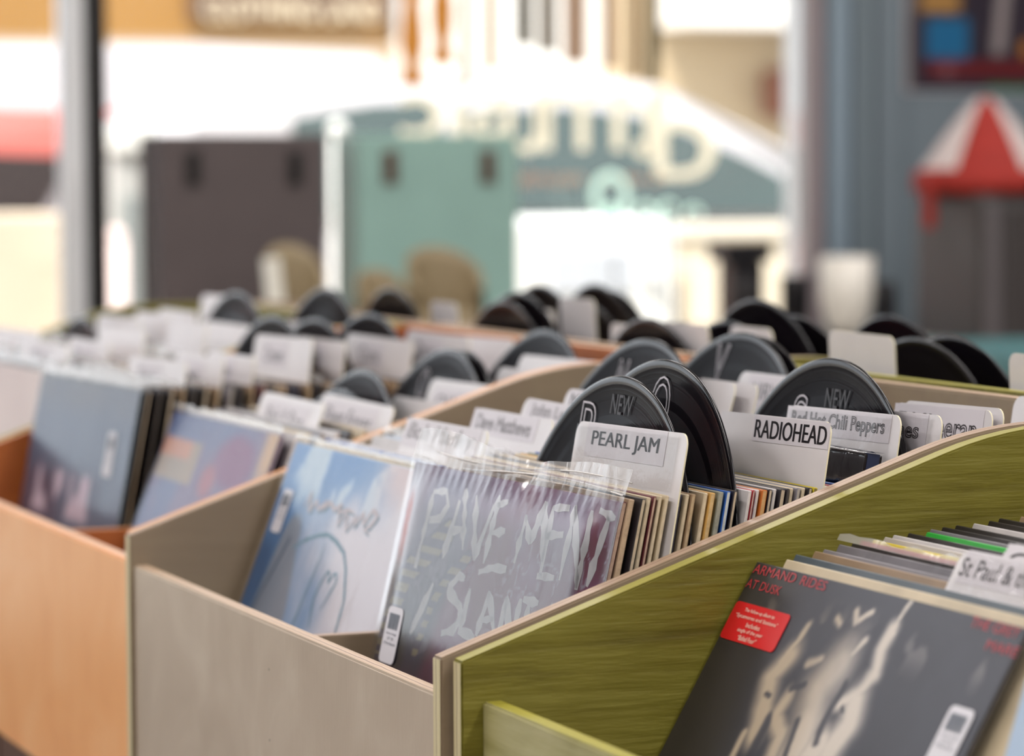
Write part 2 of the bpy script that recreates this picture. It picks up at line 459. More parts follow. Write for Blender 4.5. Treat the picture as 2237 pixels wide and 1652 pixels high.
for c, xl, xr, lab in (('olive', -0.69, 0.0, 'olive record bin backing onto the beige bin, seen over its back panel'),
                       ('beige', -1.412, -0.722, 'beige record bin backing onto the orange bin'),
                       ('beige', -2.134, -1.444, 'beige record bin backing onto the far olive bin'),
                       ('orange', 0.032, 0.722, 'orange record bin backing onto the nearest olive bin')):
    bin_('record_bin', lab, xl, xr, YB, -1, *SETS[c], 'record bins of the back row')

# two small green-filled nail heads in the beige front panel
bb = [o for o in bpy.data.objects if o.get('label', '').startswith('beige painted')][0]
for zz in (-0.1798, -0.2284):
    mb = MB(); mb.lathe([(0, 0), (.0008, 0), (.0011, -.0005)], plain('nail_green', '2c3a20', .6), 10)
    mb.obj('nail_head', Matrix.Translation((-0.3332 - bb.location.x, .0029 - bb.location.y, Z0 + zz)) @ Matrix.Rotation(math.pi / 2, 4, 'X'), bb)
# ------------------------------------------------------------------ what stands in the bins
# a column = one row of sleeves: x range, turn about Z (deg), lean (deg) of its first and last sleeve with their base depths
COLS = {
    'olive_near': dict(xc=0.192, rho=0.0, l0=30, y0=0.035, l1=15, tau=0.26, s=1),
    'olive_near2': dict(xc=0.553, rho=0.0, l0=17.5, y0=0.083, l1=15, s=1),
    'beige_near': dict(xc=-0.172, rho=0.0, hrho=3.6, roll=1.2, l0=13.5, y0=0.0467, l1=9.5, tau=0.05, s=1),
    'beige_far': dict(xc=-0.5165, rho=0.4, l0=21, y0=0.0215, l1=13, tau=.3, s=1),
    'orange_near': dict(xc=-0.8945, rho=0.3, l0=21, y0=0.0265, l1=16, tau=.3, s=1),
    'orange_far': dict(xc=-1.2425, rho=3.2, l0=11, y0=0.048, l1=7, s=1),
    'end_near': dict(xc=-1.6135, rho=2.0, l0=12, y0=0.045, l1=7, s=1),
    'end_far': dict(xc=-1.9645, rho=1.5, l0=12, y0=0.045, l1=7, s=1),
    'back0a': dict(xc=-0.175, rho=0, l0=4, y0=0.06, l1=3, s=-1),
    'back0b': dict(xc=-0.513, rho=0, l0=4, y0=0.06, l1=3, s=-1),
    'back1a': dict(xc=-0.895, rho=0, l0=4, y0=0.06, l1=3, s=-1),
    'back1b': dict(xc=-1.24, rho=0, l0=4, y0=0.06, l1=3, s=-1),
    'back2a': dict(xc=-1.617, rho=0, l0=4, y0=0.06, l1=3, s=-1),
    'back2b': dict(xc=-1.962, rho=0, l0=4, y0=0.06, l1=3, s=-1),
}
def lean_at(c, yb):
    return math.radians(c['l1'] + (c['l0'] - c['l1']) * min(1.3, math.exp(-(yb - c['y0']) / c.get('tau', 0.12))))
def base_from_top(c, yt, hz, along=False):
    """base depth of an item whose top edge is at depth yt and hz above the bin floor"""
    if c['s'] < 0: yt = YB - yt
    yb = yt - hz * 0.2
    for _ in range(60): yb = 0.5 * yb + 0.5 * (yt - hz * (math.sin if along else math.tan)(lean_at(c, yb)))
    return yb
def frame(c, yb, xoff=0.0, rho=None, roll=0.0):
    lam = lean_at(c, yb); rho = math.radians(c['rho'] if rho is None else rho)
    if c['s'] > 0:
        u = Vector((1, 0, 0)); v = Vector((0, math.sin(lam), math.cos(lam))); B = Vector((c['xc'], yb, FL))
    else:
        u = Vector((-1, 0, 0)); v = Vector((0, -math.sin(lam), math.cos(lam))); B = Vector((c['xc'], YB - yb, FL))
    R = Matrix.Rotation(rho, 3, 'Z'); u = R @ u; v = R @ v; n = u.cross(v)
    a_ = math.radians(roll); u, v = u * math.cos(a_) + v * math.sin(a_), v * math.cos(a_) - u * math.sin(a_)
    B = B + u * xoff
    return Matrix(((u.x, v.x, n.x, B.x), (u.y, v.y, n.y, B.y), (u.z, v.z, n.z, B.z), (0, 0, 0, 1)))

# ---- sleeves
PAL = dict(tan=('b59b80', 'b9a186'), black=('211c22', 'b8a890'), cream=('c9b99c', 'cdbda2'), maroon=('5b1f2a', 'b59a88'), navy=('26283a', '3a3640'),
           brown=('8c7358', 'b39c7c'), gold=('c2964f', 'c6a878'), greygreen=('83887c', '9c9a8c'), blue=('2458a8', 'c0c4c0'), white=('c9c4c4', 'cfc8c0'),
           red=('9a1e2a', 'b8a49a'), orange=('b8641e', 'c69a66'), grey=('77737a', 'a9a196'), yellow=('c8b428', '8a7a40'), dark=('2c272a', '4a443e'), slate=('46525c', '5a6064'),
           green=('24a63a', '3a8a40'), spotted=('b8b0a8', '8a857c'), lightblue=('b8c8dc', 'c0c8d4'), purple=('4a3a62', '9a92a0'))
SLV = {}
def sleeve_mesh(colour, t=0.0032):
    k = (colour, t)
    if k in SLV: return SLV[k]
    fc, ec = PAL[colour]
    mf = plain('sleeve_' + colour, fc, 0.4, vary=0.12, scale=25); me = plain('sleeve_edge_' + colour, ec, 0.55, vary=0.15, scale=300)
    mb = MB(); h = LP / 2
    mb.box((-h, 0, -t), (h, LP, 0), mf)
    k2 = mb.mi(me)
    for f in mb.bm.faces:
        f.normal_update()
        if abs(f.normal.x) > 0.7 or f.normal.y > 0.7: f.material_index = k2
    bmesh.ops.bevel(mb.bm, geom=list(mb.bm.edges), offset=0.0006, segments=1, affect='EDGES')
    SLV[k] = mb.mesh('record_sleeve'); return SLV[k]
FILM = {}
def film_mesh():
    if 'f' not in FILM:
        mb = MB(); n = 24; h = LP / 2 + 0.003; rnd = random.Random(3); top = LP + 0.007
        P_ = []
        for j in range(7):
            row = []
            for i in range(n + 1):
                x = -h + 2 * h * i / n; y = [0.002, .1, .2, .27, .305, .316, top][j]
                z = 0.0009 + (0.0009 * math.sin(i * 1.3 + j) * (1 if j > 5 else 0.08)); row.append(mb.bm.verts.new((x, y + (0.002 * rnd.uniform(-1, 1) if j == 6 else 0), z)))
            P_.append(row)
        k = mb.mi(M_film2)
        for j in range(6):
            for i in range(n):
                f = mb.bm.faces.new([P_[j][i], P_[j][i + 1], P_[j + 1][i + 1], P_[j + 1][i]]); f.material_index = k if j < 5 else mb.mi(M_filmtop); f.smooth = True
        FILM['f'] = mb.mesh('outer_sleeve')
    return FILM['f']

ORD = ['zeroth', 'first', 'second', 'third', 'fourth', 'fifth', 'sixth', 'seventh', 'eighth', 'ninth', 'tenth', 'eleventh', 'twelfth', 'thirteenth', 'fourteenth', 'fifteenth',
       'sixteenth', 'seventeenth', 'eighteenth', 'nineteenth', 'twentieth', 'twenty-first', 'twenty-second', 'twenty-third', 'twenty-fourth', 'twenty-fifth', 'twenty-sixth',
       'twenty-seventh', 'twenty-eighth', 'twenty-ninth', 'thirtieth', 'thirty-first', 'thirty-second', 'thirty-third', 'thirty-fourth', 'thirty-fifth', 'thirty-sixth', 'thirty-seventh', 'thirty-eighth']
WHERE = {'olive_near': 'behind the dark album in the nearest olive bin', 'olive_near2': 'in the nearest olive bin',
         'beige_near': 'behind the maroon album in the beige bin', 'beige_far': 'behind the pale blue album in the beige bin',
         'orange_near': 'behind the violet album in the orange bin', 'orange_far': 'behind the slate album in the orange bin',
         'end_near': 'behind the pinkish album in the far olive bin', 'end_far': 'in the row beside the far olive end panel'}
CW = dict(tan='tan', black='black', cream='cream', maroon='maroon', navy='navy', brown='brown', gold='golden', greygreen='grey-green', blue='bright blue', white='off-white',
          red='red', orange='orange', grey='grey', yellow='yellow and black', dark='charcoal', slate='slate blue', green='bright green', spotted='speckled', lightblue='light blue', purple='purple')
ITEMS = {k: [] for k in COLS}
def lp(col, ytop, colour, t=0.0032, film=False, xoff=0.0, hero=None):
    yb = base_from_top(COLS[col], ytop, LP, True)
    ITEMS[col].append(['lp', yb, t, dict(colour=colour, film=film, xoff=xoff, hero=hero)])
def card(col, x0, x1, ytop, z, txt=None, label=None, **kw):
    c = COLS[col]; yb = base_from_top(c, ytop, z + Z0 - FL)
    L = (z + Z0 - FL) / math.cos(lean_at(c, yb))
    ITEMS[col].append(['card', yb, 0.0012, dict(x=((x0 + x1) / 2 - c['xc']) * c['s'], w=x1 - x0, L=L, txt=txt, label=label, **kw)])
def disc(col, xc, ytop, z, label, **kw):
    c = COLS[col]; yb = base_from_top(c, ytop, z + Z0 - FL)
    L = (z + Z0 - FL) / math.cos(lean_at(c, yb))
    ITEMS[col].append(['disc', yb, 0.0030, dict(x=(xc - c['xc']) * c['s'], L=L, label=label, **kw)])

# nearest olive bin
lp('olive_near', 0.193, 'dark', 0.0034, hero='dark')
for y, c, t, xo in ((.205, 'cream', .005, .016), (.2145, 'slate', .0035, .010), (.2225, 'brown', .0035, .014), (.230, 'grey', .004, .012), (.242, 'grey', .0035, .010), (.250, 'dark', .003, .012), (.257, 'red', .0035, .012), (.263, 'yellow', .003, .014),
                (.272, 'spotted', .0035, .014), (.279, 'white', .0035, .012), (.288, 'black', .0035, .012), (.297, 'green', .003, .016), (.304, 'grey', .0032, .012), (.313, 'black', .0032, .010), (.322, 'black', .0032, .008), (.333, 'white', .004, .008), (.345, 'dark', .004, .008), (.355, 'dark', .004, .004), (.368, 'tan', .004, .004)):
    lp('olive_near', y, c, t, film=(y == .242), xoff=xo)
card('olive_near', 0.214, 0.346, 0.2255, -0.052, 'St Paul & the Bones', 'white divider card standing behind the dark album, its name half hidden at the frame edge', th=0.0108, tw=0.120, ty=0.0100, tx=0.001, tape=True)
card('olive_near', 0.234, 0.346, 0.248, -0.046, 'Curtis', 'white divider card just behind the foremost card in the nearest olive bin', th=0.0120, tw=0.09, ty=0.0105, tx=-0.004)
lp('olive_near2', 0.177, 'lightblue', 0.004, hero='light')
# beige bin, row beside the olive bin
lp('beige_near', 0.120, 'maroon', 0.0034, hero='maroon')
for y, c, fl, t in ((.1335, 'tan', 0, .0036), (.1395, 'black', 0, .0030), (.1445, 'cream', 0, .0028), (.149, 'maroon', 0, .0024), (.153, 'cream', 0, .0022), (.157, 'cream', 0, .0022),
                    (.1655, 'navy', 0, .0028), (.1693, 'cream', 0, .0024), (.173, 'brown', 0, .003), (.177, 'cream', 0, .0026), (.1845, 'gold', 0, .0034),
                    (.1925, 'greygreen', 0, .0038), (.198, 'blue', 0, .003), (.2025, 'black', 0, .0026), (.2065, 'white', 0, .0020), (.2092, 'red', 0, .0020), (.2120, 'white', 0, .0020), (.2150, 'orange', 0, .0036), (.2205, 'black', 0, .0026),
                    (.2245, 'white', 0, .0022), (.228, 'black', 0, .0034), (.2325, 'dark', 0, .0022), (.2358, 'cream', 0, .0026), (.240, 'grey', 0, .0028), (.2447, 'cream', 0, .0022), (.248, 'black', 0, .0026), (.2525, 'yellow', 0, .0030),
                    (.2610, 'white', 0, .0022), (.265, 'cream', 0, .0026), (.2705, 'red', 0, .003), (.278, 'blue', 0, .0028), (.315, 'white', 0, .0024), (.334, 'cream', 0, .003)):
    lp('beige_near', y, c, t, film=bool(fl))
card('beige_near', -0.183, -0.011, 0.167, -0.005, 'PEARL JAM', 'white divider card with two bold words in capitals, in front of two black records', th=0.0122, tw=0.104, ty=0.0112, tx=-0.005, tape=True, bold=.0005)
card('beige_near', -0.176, -0.012, 0.261, -0.001, 'RADIOHEAD', 'white divider card with one long word in bold capitals, ahead of the black boxed set', th=0.0118, tw=0.100, ty=0.0090, tx=0.028, lw=0.106, lh=0.0165, bold=.0005)
card('beige_near', -0.178, -0.021, 0.320, 0.001, 'Red Hot Chili Peppers', 'white divider card with four outlined words, behind the black boxed set', th=0.0125, tw=0.130, ty=0.0095, tx=-0.006, outline=0.024, tape=True)
card('beige_near', -0.182, -0.021, 0.349, 0.000, 'Rolling Stones', 'white divider card showing only a final s past the outlined four-word card', th=0.0140, tw=0.122, ty=0.0125, tx=-0.008, outline=0.024, tape=True)
card('beige_near', -0.151, -0.021, 0.385, 0.002, 'Ed Sheeran', 'white divider card with large outlined letters, cut off by the olive shoulder', th=0.0160, tw=0.104, ty=0.0135, tx=-0.004, outline=0.022)
card('beige_near', -0.153, -0.021, 0.393, 0.003, None, 'blank white divider card with a yellowed edge, last before the beige back panel')
card('beige_near', -0.128, -0.024, 0.463, 0.005, None, 'blank rounded white card standing against the beige back panel above the olive shoulder')
disc('beige_near', -0.156, 0.186, 0.025, 'black vinyl record divider directly behind the card in two bold words', letter=('P', -0.045, -0.038, .024, .036), new=(0.006, -0.019))
disc('beige_near', -0.156, 0.218, 0.035, 'black vinyl record divider with an arched outline letter, second behind the maroon album', letter=('Q', 0.002, -0.034, .030, .046))
disc('beige_near', -0.156, 0.342, 0.033, 'black vinyl record divider scrawled with a faint word, behind the outlined four-word card', letter=('S', -0.037, -0.045, .020, .036), new=(0.014, -0.027))
# beige bin, row beside the orange bin
lp('beige_far', 0.134, 'lightblue', 0.0034, hero='blue')
for y, c in ((.150, 'cream'), (.158, 'blue'), (.166, 'white'), (.198, 'white'), (.206, 'lightblue'), (.215, 'white'), (.246, 'white'), (.279, 'grey'), (.310, 'cream'), (.322, 'brown'), (.40, 'dark'), (.412, 'cream')):
    lp('beige_far', y, c, film=(y == .206))
card('beige_far', -0.541, -0.375, 0.181, -0.027, 'Bob Marley', 'white divider card with slanted brush lettering, half hidden by the maroon album wrapper', th=0.0165, tw=0.134, ty=0.0115, tx=-0.006, shear=0.25, outline=0.016)
card('beige_far', -0.533, -0.380, 0.233, -0.021, 'Dave Matthews', 'white divider card with two outlined words, second from the pale blue album', th=0.0115, tw=0.108, ty=0.0100, tx=-0.014, outline=0.016)
card('beige_far', -0.511, -0.370, 0.264, -0.013, 'John Legend', 'white divider card lettered in outline behind the two-word card, half behind the record', th=0.0120, tw=0.105, ty=0.0090, tx=0.0, outline=0.016)
card('beige_far', -0.509, -0.375, 0.297, -0.007, 'Miles Davis', 'white card corner with grey lettering peeping left of the front record', th=0.0120, tw=0.11, ty=0.0090, tx=0.0, grey=True)
card('beige_far', -0.515, -0.375, 0.375, 0.002, None, 'blank white divider card between two leaning records, left of the one with grey capitals')
card('beige_far', -0.470, -0.365, 0.388, 0.001, None, 'second blank white card directly in front of the one with grey capitals')
card('beige_far', -0.486, -0.358, 0.432, 0.004, 'NIRVANA', 'white divider card with grey capitals, partly hidden by a near record', th=0.0130, tw=0.080, ty=0.0140, tx=0.004, grey=True)
disc('beige_far', -0.506, 0.364, 0.030, 'black record divider with two painted strokes, overlapping the beige inner wall', letter=('N', -0.033, -0.032, .018, .026))
disc('beige_far', -0.506, 0.444, 0.033, 'black record divider behind the card with grey capitals', letter=('V', -0.028, -0.026, .022, .030))
disc('beige_far', -0.506, 0.455, 0.030, 'black record divider leaning at the back of the beige bin, only its rim showing')
# orange bin, row beside the beige bin
lp('orange_near', 0.139, 'purple', 0.0034, hero='violet')
for y, c in ((.153, 'white'), (.163, 'cream'), (.174, 'grey'), (.186, 'white'), (.198, 'dark'), (.21, 'cream'), (.222, 'white'), (.256, 'cream'), (.30, 'tan'), (.316, 'white'), (.342, 'cream'), (.366, 'white'), (.39, 'tan'), (.41, 'grey')):
    lp('orange_near', y, c, film=(y == .366))
card('orange_near', -0.972, -0.800, 0.197, -0.034, 'Bob & Ron', 'white divider card with three short dark words, behind the violet album', th=0.0160, tw=0.10, ty=0.020, tx=-0.005, grey=True)
card('orange_near', -0.930, -0.742, 0.240, -0.034, 'Fleet Foxes', 'white divider card with two grey words, in front of a record beside the beige wall', th=0.0160, tw=0.120, ty=0.018, tx=-0.01, grey=True)
card('orange_near', -0.887, -0.748, 0.290, -0.035, None, 'low blank white card between the two leaning records beside the beige wall')
card('orange_near', -0.902, -0.748, 0.328, -0.022, 'OJAYS', 'white divider card with a round grey emblem, in front of the doubled records', th=0.017, tw=0.08, ty=0.022, tx=-0.01, grey=True)
card('orange_near', -0.875, -0.748, 0.380, -0.012, 'Jam', 'white card in front of the record nearest the beige shoulder', th=0.014, tw=0.05, ty=0.018, grey=True)
card('orange_near', -0.923, -0.748, 0.424, -0.004, None, 'white card peeping right of the record above the beige shoulder')
disc('orange_near', -0.90, 0.268, -0.012, 'black record divider behind the card with two grey words', letter=('G', -0.04, -0.036, .022, .03))
disc('orange_near', -0.908, 0.250, -0.030, 'low record divider just in front of the one behind the two grey words')
disc('orange_near', -0.905, 0.349, 0.004, 'foremost of the doubled record dividers in the orange bin', letter=('O', -0.04, -0.036, .022, .03))
disc('orange_near', -0.895, 0.357, 0.003, 'record divider hugging the back of the foremost of the doubled records')
disc('orange_near', -0.90, 0.436, 0.019, 'black record divider rising over the shoulder of the beige side panel')
# orange bin, far row
lp('orange_far', 0.108, 'slate', 0.0034, hero='slate')
for i, c in enumerate(('black', 'dark', 'black', 'brown', 'dark', 'black', 'brown', 'grey', 'dark', 'brown', 'maroon', 'black', 'tan', 'navy', 'brown', 'dark', 'tan', 'black', 'orange', 'brown', 'dark', 'tan', 'brown', 'black', 'cream', 'brown', 'dark', 'grey')):
    lp('orange_far', 0.1150 + i * 0.0108, c, 0.004 if i % 3 else 0.003, film=(i < 5 or i % 5 == 0))
for k, (x0, x1, y, z, t, lab) in enumerate(((-1.268, -1.10, .154, -.015, 'Beatles', 'white divider card above the glossy tops of the slate album'),
        (-1.240, -1.105, .194, -.012, 'Bowie', 'white divider card just behind the one above the slate album, with grey writing'),
        (-1.232, -1.100, .221, -.011, 'Byrds', 'white divider card in the orange bin lit along its lower edge'),
        (-1.255, -1.100, .272, .003, 'Cream', 'tall white divider card standing left of a darker beige one'),
        (-1.230, -1.100, .310, .002, 'Clash', 'shadowed beige divider card next to the tall white one'),
        (-1.269, -1.100, .377, .001, 'Cure', 'broad white divider card below the orange inner corner'),
        (-1.240, -1.085, .428, .005, 'Doors', 'shadowed greyish divider card before the orange back panel'),
        (-1.244, -1.080, .470, -.001, None, 'white divider card touching the orange back panel'))):
    card('orange_far', x0, x1, y, z, t, lab, th=0.014, tw=0.05, ty=0.018, tx=-0.02, grey=True)
disc('orange_far', -1.24, 0.291, 0.021, 'brownish black record divider behind the tall white card')
disc('orange_far', -1.24, 0.333, 0.018, 'record divider behind the shadowed beige card')
disc('orange_far', -1.24, 0.390, 0.022, 'record divider beside the orange inner corner, behind the broad white card')
# far olive bin
lp('end_near', 0.108, 'spotted', 0.0034, hero='pinkish')
for i, c in enumerate(('black', 'white', 'dark', 'white', 'tan', 'white', 'brown', 'grey', 'white', 'tan', 'cream', 'grey', 'brown', 'white', 'tan', 'grey')):
    lp('end_near', 0.118 + i * 0.0195, c, 0.004, film=True)
for x0, x1, y, z, t, lab in ((-1.673, -1.50, .145, -.017, 'Elvis', 'white divider card with faint grey writing at the window end, foremost in its row'),
        (-1.655, -1.50, .191, -.015, 'Eno', 'white divider card with one grey mark, second in the window-end row'),
        (-1.638, -1.47, .219, -.003, None, 'bright-topped white divider card in the middle of the window-end row'),
        (-1.600, -1.47, .283, .004, None, 'white divider card with a sparkling wrapper in the window-end row'),
        (-1.620, -1.47, .332, .001, None, 'white divider card in front of the bluish record in the window-end row'),
        (-1.625, -1.47, .40, .002, None, 'white card low behind the brownish records in the window-end row')):
    card('end_near', x0, x1, y, z, t, lab, th=0.014, tw=0.06, ty=0.018, tx=-0.02, grey=True)
disc('end_near', -1.62, 0.365, 0.032, 'record divider standing against the olive end panel and the black case')
disc('end_near', -1.600, 0.462, 0.035, 'bluish reflecting record divider right under the bright gap between the cases')
for i, c in enumerate(('white', 'grey', 'white', 'cream', 'white', 'white', 'grey', 'white', 'cream', 'white')):
    lp('end_far', 0.12 + i * 0.032, c, 0.004, film=True)
for x0, x1, y, z, lab in ((-2.115, -1.85, .20, -.020, 'broad pale card at the very end of the island, left of the small record'),
        (-1.988, -1.81, .305, -.005, 'pale card below the olive end panel, first right of the small record'),
        (-1.950, -1.81, .340, -.001, 'pale card below the olive end panel, next along from the first'),
        (-1.960, -1.81, .372, .002, 'pale card below the olive end panel, beside the bright white one'),
        (-1.913, -1.81, .410, .018, 'bright white card rising above the olive end panel')):
    card('end_far', x0, x1, y, z, None, lab)
disc('end_far', -1.96, 0.278, -0.006, 'small dark record divider with a glint, furthest on the left end of the island')
# back row, seen from behind over the back panels
for col, x0, x1, y, z, lab in (('back0b', -.561, -.450, .545, .030, 'white card with a yellow stain, behind the beige bin and left of two records'),
        ('back0a', -.165, -.060, .535, .014, 'white card cut by the frame just above the beige back panel'),
        ('back0a', -.259, -.150, .535, .026, 'cream card at the frame edge below the teal counter'),
        ('back1a', -1.040, -.93, .560, .016, 'white card between the records behind the orange bin'),
        ('back1a', -.900, -.800, .550, .024, 'white card behind the orange bin, left of a pair of overlapping records'),
        ('back1a', -.830, -.745, .585, .022, 'small white card tip beside the pair of overlapping records'),
        ('back2a', -1.670, -1.500, .690, .008, 'white card in front of the row of three records by the white cabinet'),
        ('back1b', -1.240, -1.150, .590, .034, 'shiny card tip catching light under the middle one of three records'),
        ('back2a', -1.585, -1.500, .578, .019, 'pinkish white card left of a record before the teal case'),
        ('back2b', -1.886, -1.810, .550, .010, 'small white card tip left of the bluish reflecting record')):
    card(col, x0, x1, y, z, None, lab)
for col, x, y, z, lab in (('back2a', -1.622, .545, .033, 'record divider before the low tan seat and the teal case'),
        ('back1b', -1.252, .535, .031, 'record divider just above the orange back panel, right of a grey-blue one'),
        ('back1b', -1.25, .550, .040, 'grey-blue reflecting record divider before the teal case'),
        ('back2a', -1.62, .722, .034, 'first of three record dividers silhouetted on the white cabinet'),
        ('back2a', -1.60, .782, .034, 'middle of three record dividers silhouetted on the white cabinet'),
        ('back2a', -1.600, .800, .027, 'last of three record dividers silhouetted on the white cabinet'),
        ('back1b', -1.24, .618, .028, 'greyish record divider under the middle one of three silhouetted records'),
        ('back1a', -.905, .540, .027, 'record divider behind the orange bin, next to the one over the beige shoulder'),
        ('back1a', -.90, .572, .023, 'first of a pair of overlapping record dividers behind the beige bin'),
        ('back1a', -.88, .606, .024, 'second of a pair of overlapping record dividers behind the beige bin'),
        ('back1a', -.89, .705, .010, 'low dark record divider behind the beige bin, touching the faint-word record'),
        ('back1a', -.88, .637, .043, 'pale hazy record divider below the black speaker'),
        ('back1a', -.88, .672, .028, 'dark record divider in front of the pale hazy one'),
        ('back1a', -.89, .777, .025, 'dim record divider behind the stained white card, before the grey cabinet'),
        ('back0b', -.51, .598, .025, 'left one of two large records above the beige back panel'),
        ('back0b', -.51, .628, .026, 'right one of two large records above the beige back panel'),
        ('back0a', -.175, .570, .024, 'record divider cut by the frame edge behind the beige back panel')):
    disc(col, x, y, z, lab)

# ---- shared meshes
def card_mesh(w, L, t=0.001, rad=0.009):
    mb = MB(); h = w / 2; pts = [(-h, 0), (h, 0)]
    for i in range(6):
        a = math.pi / 2 * i / 5; pts.append((h - rad + rad * math.cos(a), L - rad + rad * math.sin(a)))
    for i in range(6):
        a = math.pi / 2 + math.pi / 2 * i / 5; pts.append((-h + rad + rad * math.cos(a), L - rad + rad * math.sin(a)))
    mb.extrude_poly(pts, 2, -t, 0, M_card, M_cardedge)
    return mb.mesh('divider_card')
DISC = {}
def disc_meshes():
    if DISC: return DISC
    prof = [(0.0035, 0.0), (0.050, 0.0), (0.051, -0.0002), (0.060, -0.0002), (0.0605, -0.0004), (0.1455, -0.0004), (0.1465, 0.0), (0.149, 0.0002), (0.1505, -0.0002), (0.151, -0.0009),
            (0.1505, -0.0016), (0.149, -0.002), (0.1465, -0.0018), (0.1455, -0.0014), (0.0605, -0.0014), (0.0035, -0.0016), (0.0035, 0.0)]
    mats = [M_vinyl] * (len(prof) - 1)
    for i in range(5, 13): mats[i] = M_rim
    mb = MB(); mb.lathe(prof, M_vinyl, 128, mats=mats); DISC['vinyl'] = mb.mesh('vinyl')
    m = plain('record_label', '8a2028', 0.5); mb = MB(); mb.lathe([(0.0036, 0.0003), (0.049, 0.0003), (0.049, 0.00005)], m, 48); DISC['lab'] = mb.mesh('center_label')
    mb = MB(); mb.box((-0.1, 0, -0.0028), (0.1, 0.16, -0.0021), M_card); DISC['mount'] = mb.mesh('mount_card')
    return DISC

# ---- cover art
PAV_S = [[(.134, .939), (.121, .773)], [(.132, .943), (.2, .949), (.222, .921), (.195, .89), (.141, .881)], [(.275, .937), (.25, .808)], [(.292, .964), (.339, .836)], [(.259, .867), (.325, .881)],
         [(.352, .955), (.402, .821)], [(.446, .942), (.402, .821)], [(.463, .965), (.453, .819)], [(.458, .943), (.509, .955)], [(.454, .883), (.522, .895)], [(.438, .799), (.50, .815), (.565, .820)],
         [(.606, .936), (.595, .835)], [(.602, .935), (.648, .882)], [(.683, .97), (.648, .882)], [(.683, .97), (.717, .851)], [(.718, .966), (.722, .823)], [(.718, .962), (.79, .968)], [(.715, .904), (.786, .914)], [(.708, .822), (.785, .826)],
         [(.813, .975), (.809, .824)], [(.813, .975), (.889, .818)], [(.888, .972), (.889, .814)], [(.963, .965), (.931, .825)], [(.918, .975), (.99, .965)]]
PAV_L = [[(.38, .78), (.35, .782), (.316, .755), (.323, .741), (.385, .72), (.397, .697), (.377, .669), (.32, .655)], [(.415, .762), (.409, .673), (.484, .666)], [(.512, .767), (.489, .671)], [(.508, .766), (.565, .693)],
         [(.501, .706), (.553, .716)], [(.593, .766), (.592, .66)], [(.593, .766), (.655, .67)], [(.655, .67), (.66, .77)], [(.23, .752), (.166, .635)], [(.70, .77), (.70, .67)], [(.67, .77), (.74, .77)]]
FILM_D = [(.246, .859), (.088, .765), (.056, .688), (.012, .60)]; FILM_D2 = [(.374, .825), (.291, .77), (.243, .71), (.206, .60)]
def art_maroon(u, v):
    n = fbm(u * 5, v * 5, 1); n2 = fbm(u * 16, v * 16, 5, 3)
    c = mixc(hexc('7a2048'), hexc('934f8c'), sstep(.35, .65, n))
    left = sstep(.22, .10, u + .10 * (n - .5)) ; c = mixc(c, hexc('741d34'), left)
    dm = capsule(u, v, [(.22, .86), (.16, .74), (.12, .60)]); c = mixc(c, hexc('4b4a70'), sstep(.17, .10, dm + .05 * (n - .5)))
    pale = sstep(.42, .62, fbm(u * 3 + 4, v * 3, 9)) * sstep(.74, .9, v); c = mixc(c, hexc('aaa6c6'), .8 * pale)  # pale lilac near the top: glare painted into the print
    web = abs(fbm(u * 22, v * 16, 21, 2) - .5); wm = sstep(.45, .6, u) * sstep(.60, .68, v) * sstep(.96, .86, v)
    c = mixc(c, hexc('b9b4c8'), wm * sstep(.035, .012, web) * .9)
    sp = sstep(.60, .66, n2) * .5; c = mixc(c, hexc('b4b0c4'), sp)
    c = mixc(c, hexc('5e1c3c'), .8 * sstep(.60, .50, v))  # deeper maroon low down paints in the shadow of the board
    for dd, wdt in ((capsule(u, v, FILM_D), .030), (capsule(u, v, FILM_D2), .014)):
        if dd < wdt and (int(v * 64) % 2 == 0): c = mixc(c, hexc('c2b892'), .85)
        elif dd < wdt * 1.3: c = mixc(c, hexc('57507a'), .8)
    return c
def art_blue(u, v):
    n = fbm(u * 4, v * 4, 31); n2 = fbm(u * 9 + 3, v * 9, 37)
    c = mixc(hexc('4d79ad'), hexc('d8d4de'), sstep(.16, .62, u + .5 * (n - .5) + .25 * (v - .8)))
    sky = sstep(.80, .95, v + .12 * (n2 - .5)); c = mixc(c, mixc(hexc('5d8fc8'), hexc('b9d0e4'), sstep(.45, .6, n2)), sky * sstep(.98, .45, u) )
    c = mixc(c, hexc('e2c7c4'), sstep(.62, .8, u + .2 * (v - .95)) * sstep(.86, .97, v) * .7)
    dk = sstep(.30, .08, u + .12 * (n - .5)) * sstep(.82, .70, v); c = mixc(c, hexc('33557e'), dk)
    tri = sstep(.03, .0, capsule(u, v, [(.20, .76), (.22, .60)]) - .05 - .35 * max(0, .76 - v) ); c = mixc(c, hexc('86868c'), .75 * tri)
    ln = sstep(.012, .004, capsule(u, v, [(.20, .76), (.10, .56)])); c = mixc(c, hexc('4a5a70'), ln)
    return mixc(c, (1, 1, 1), .08 * n2)
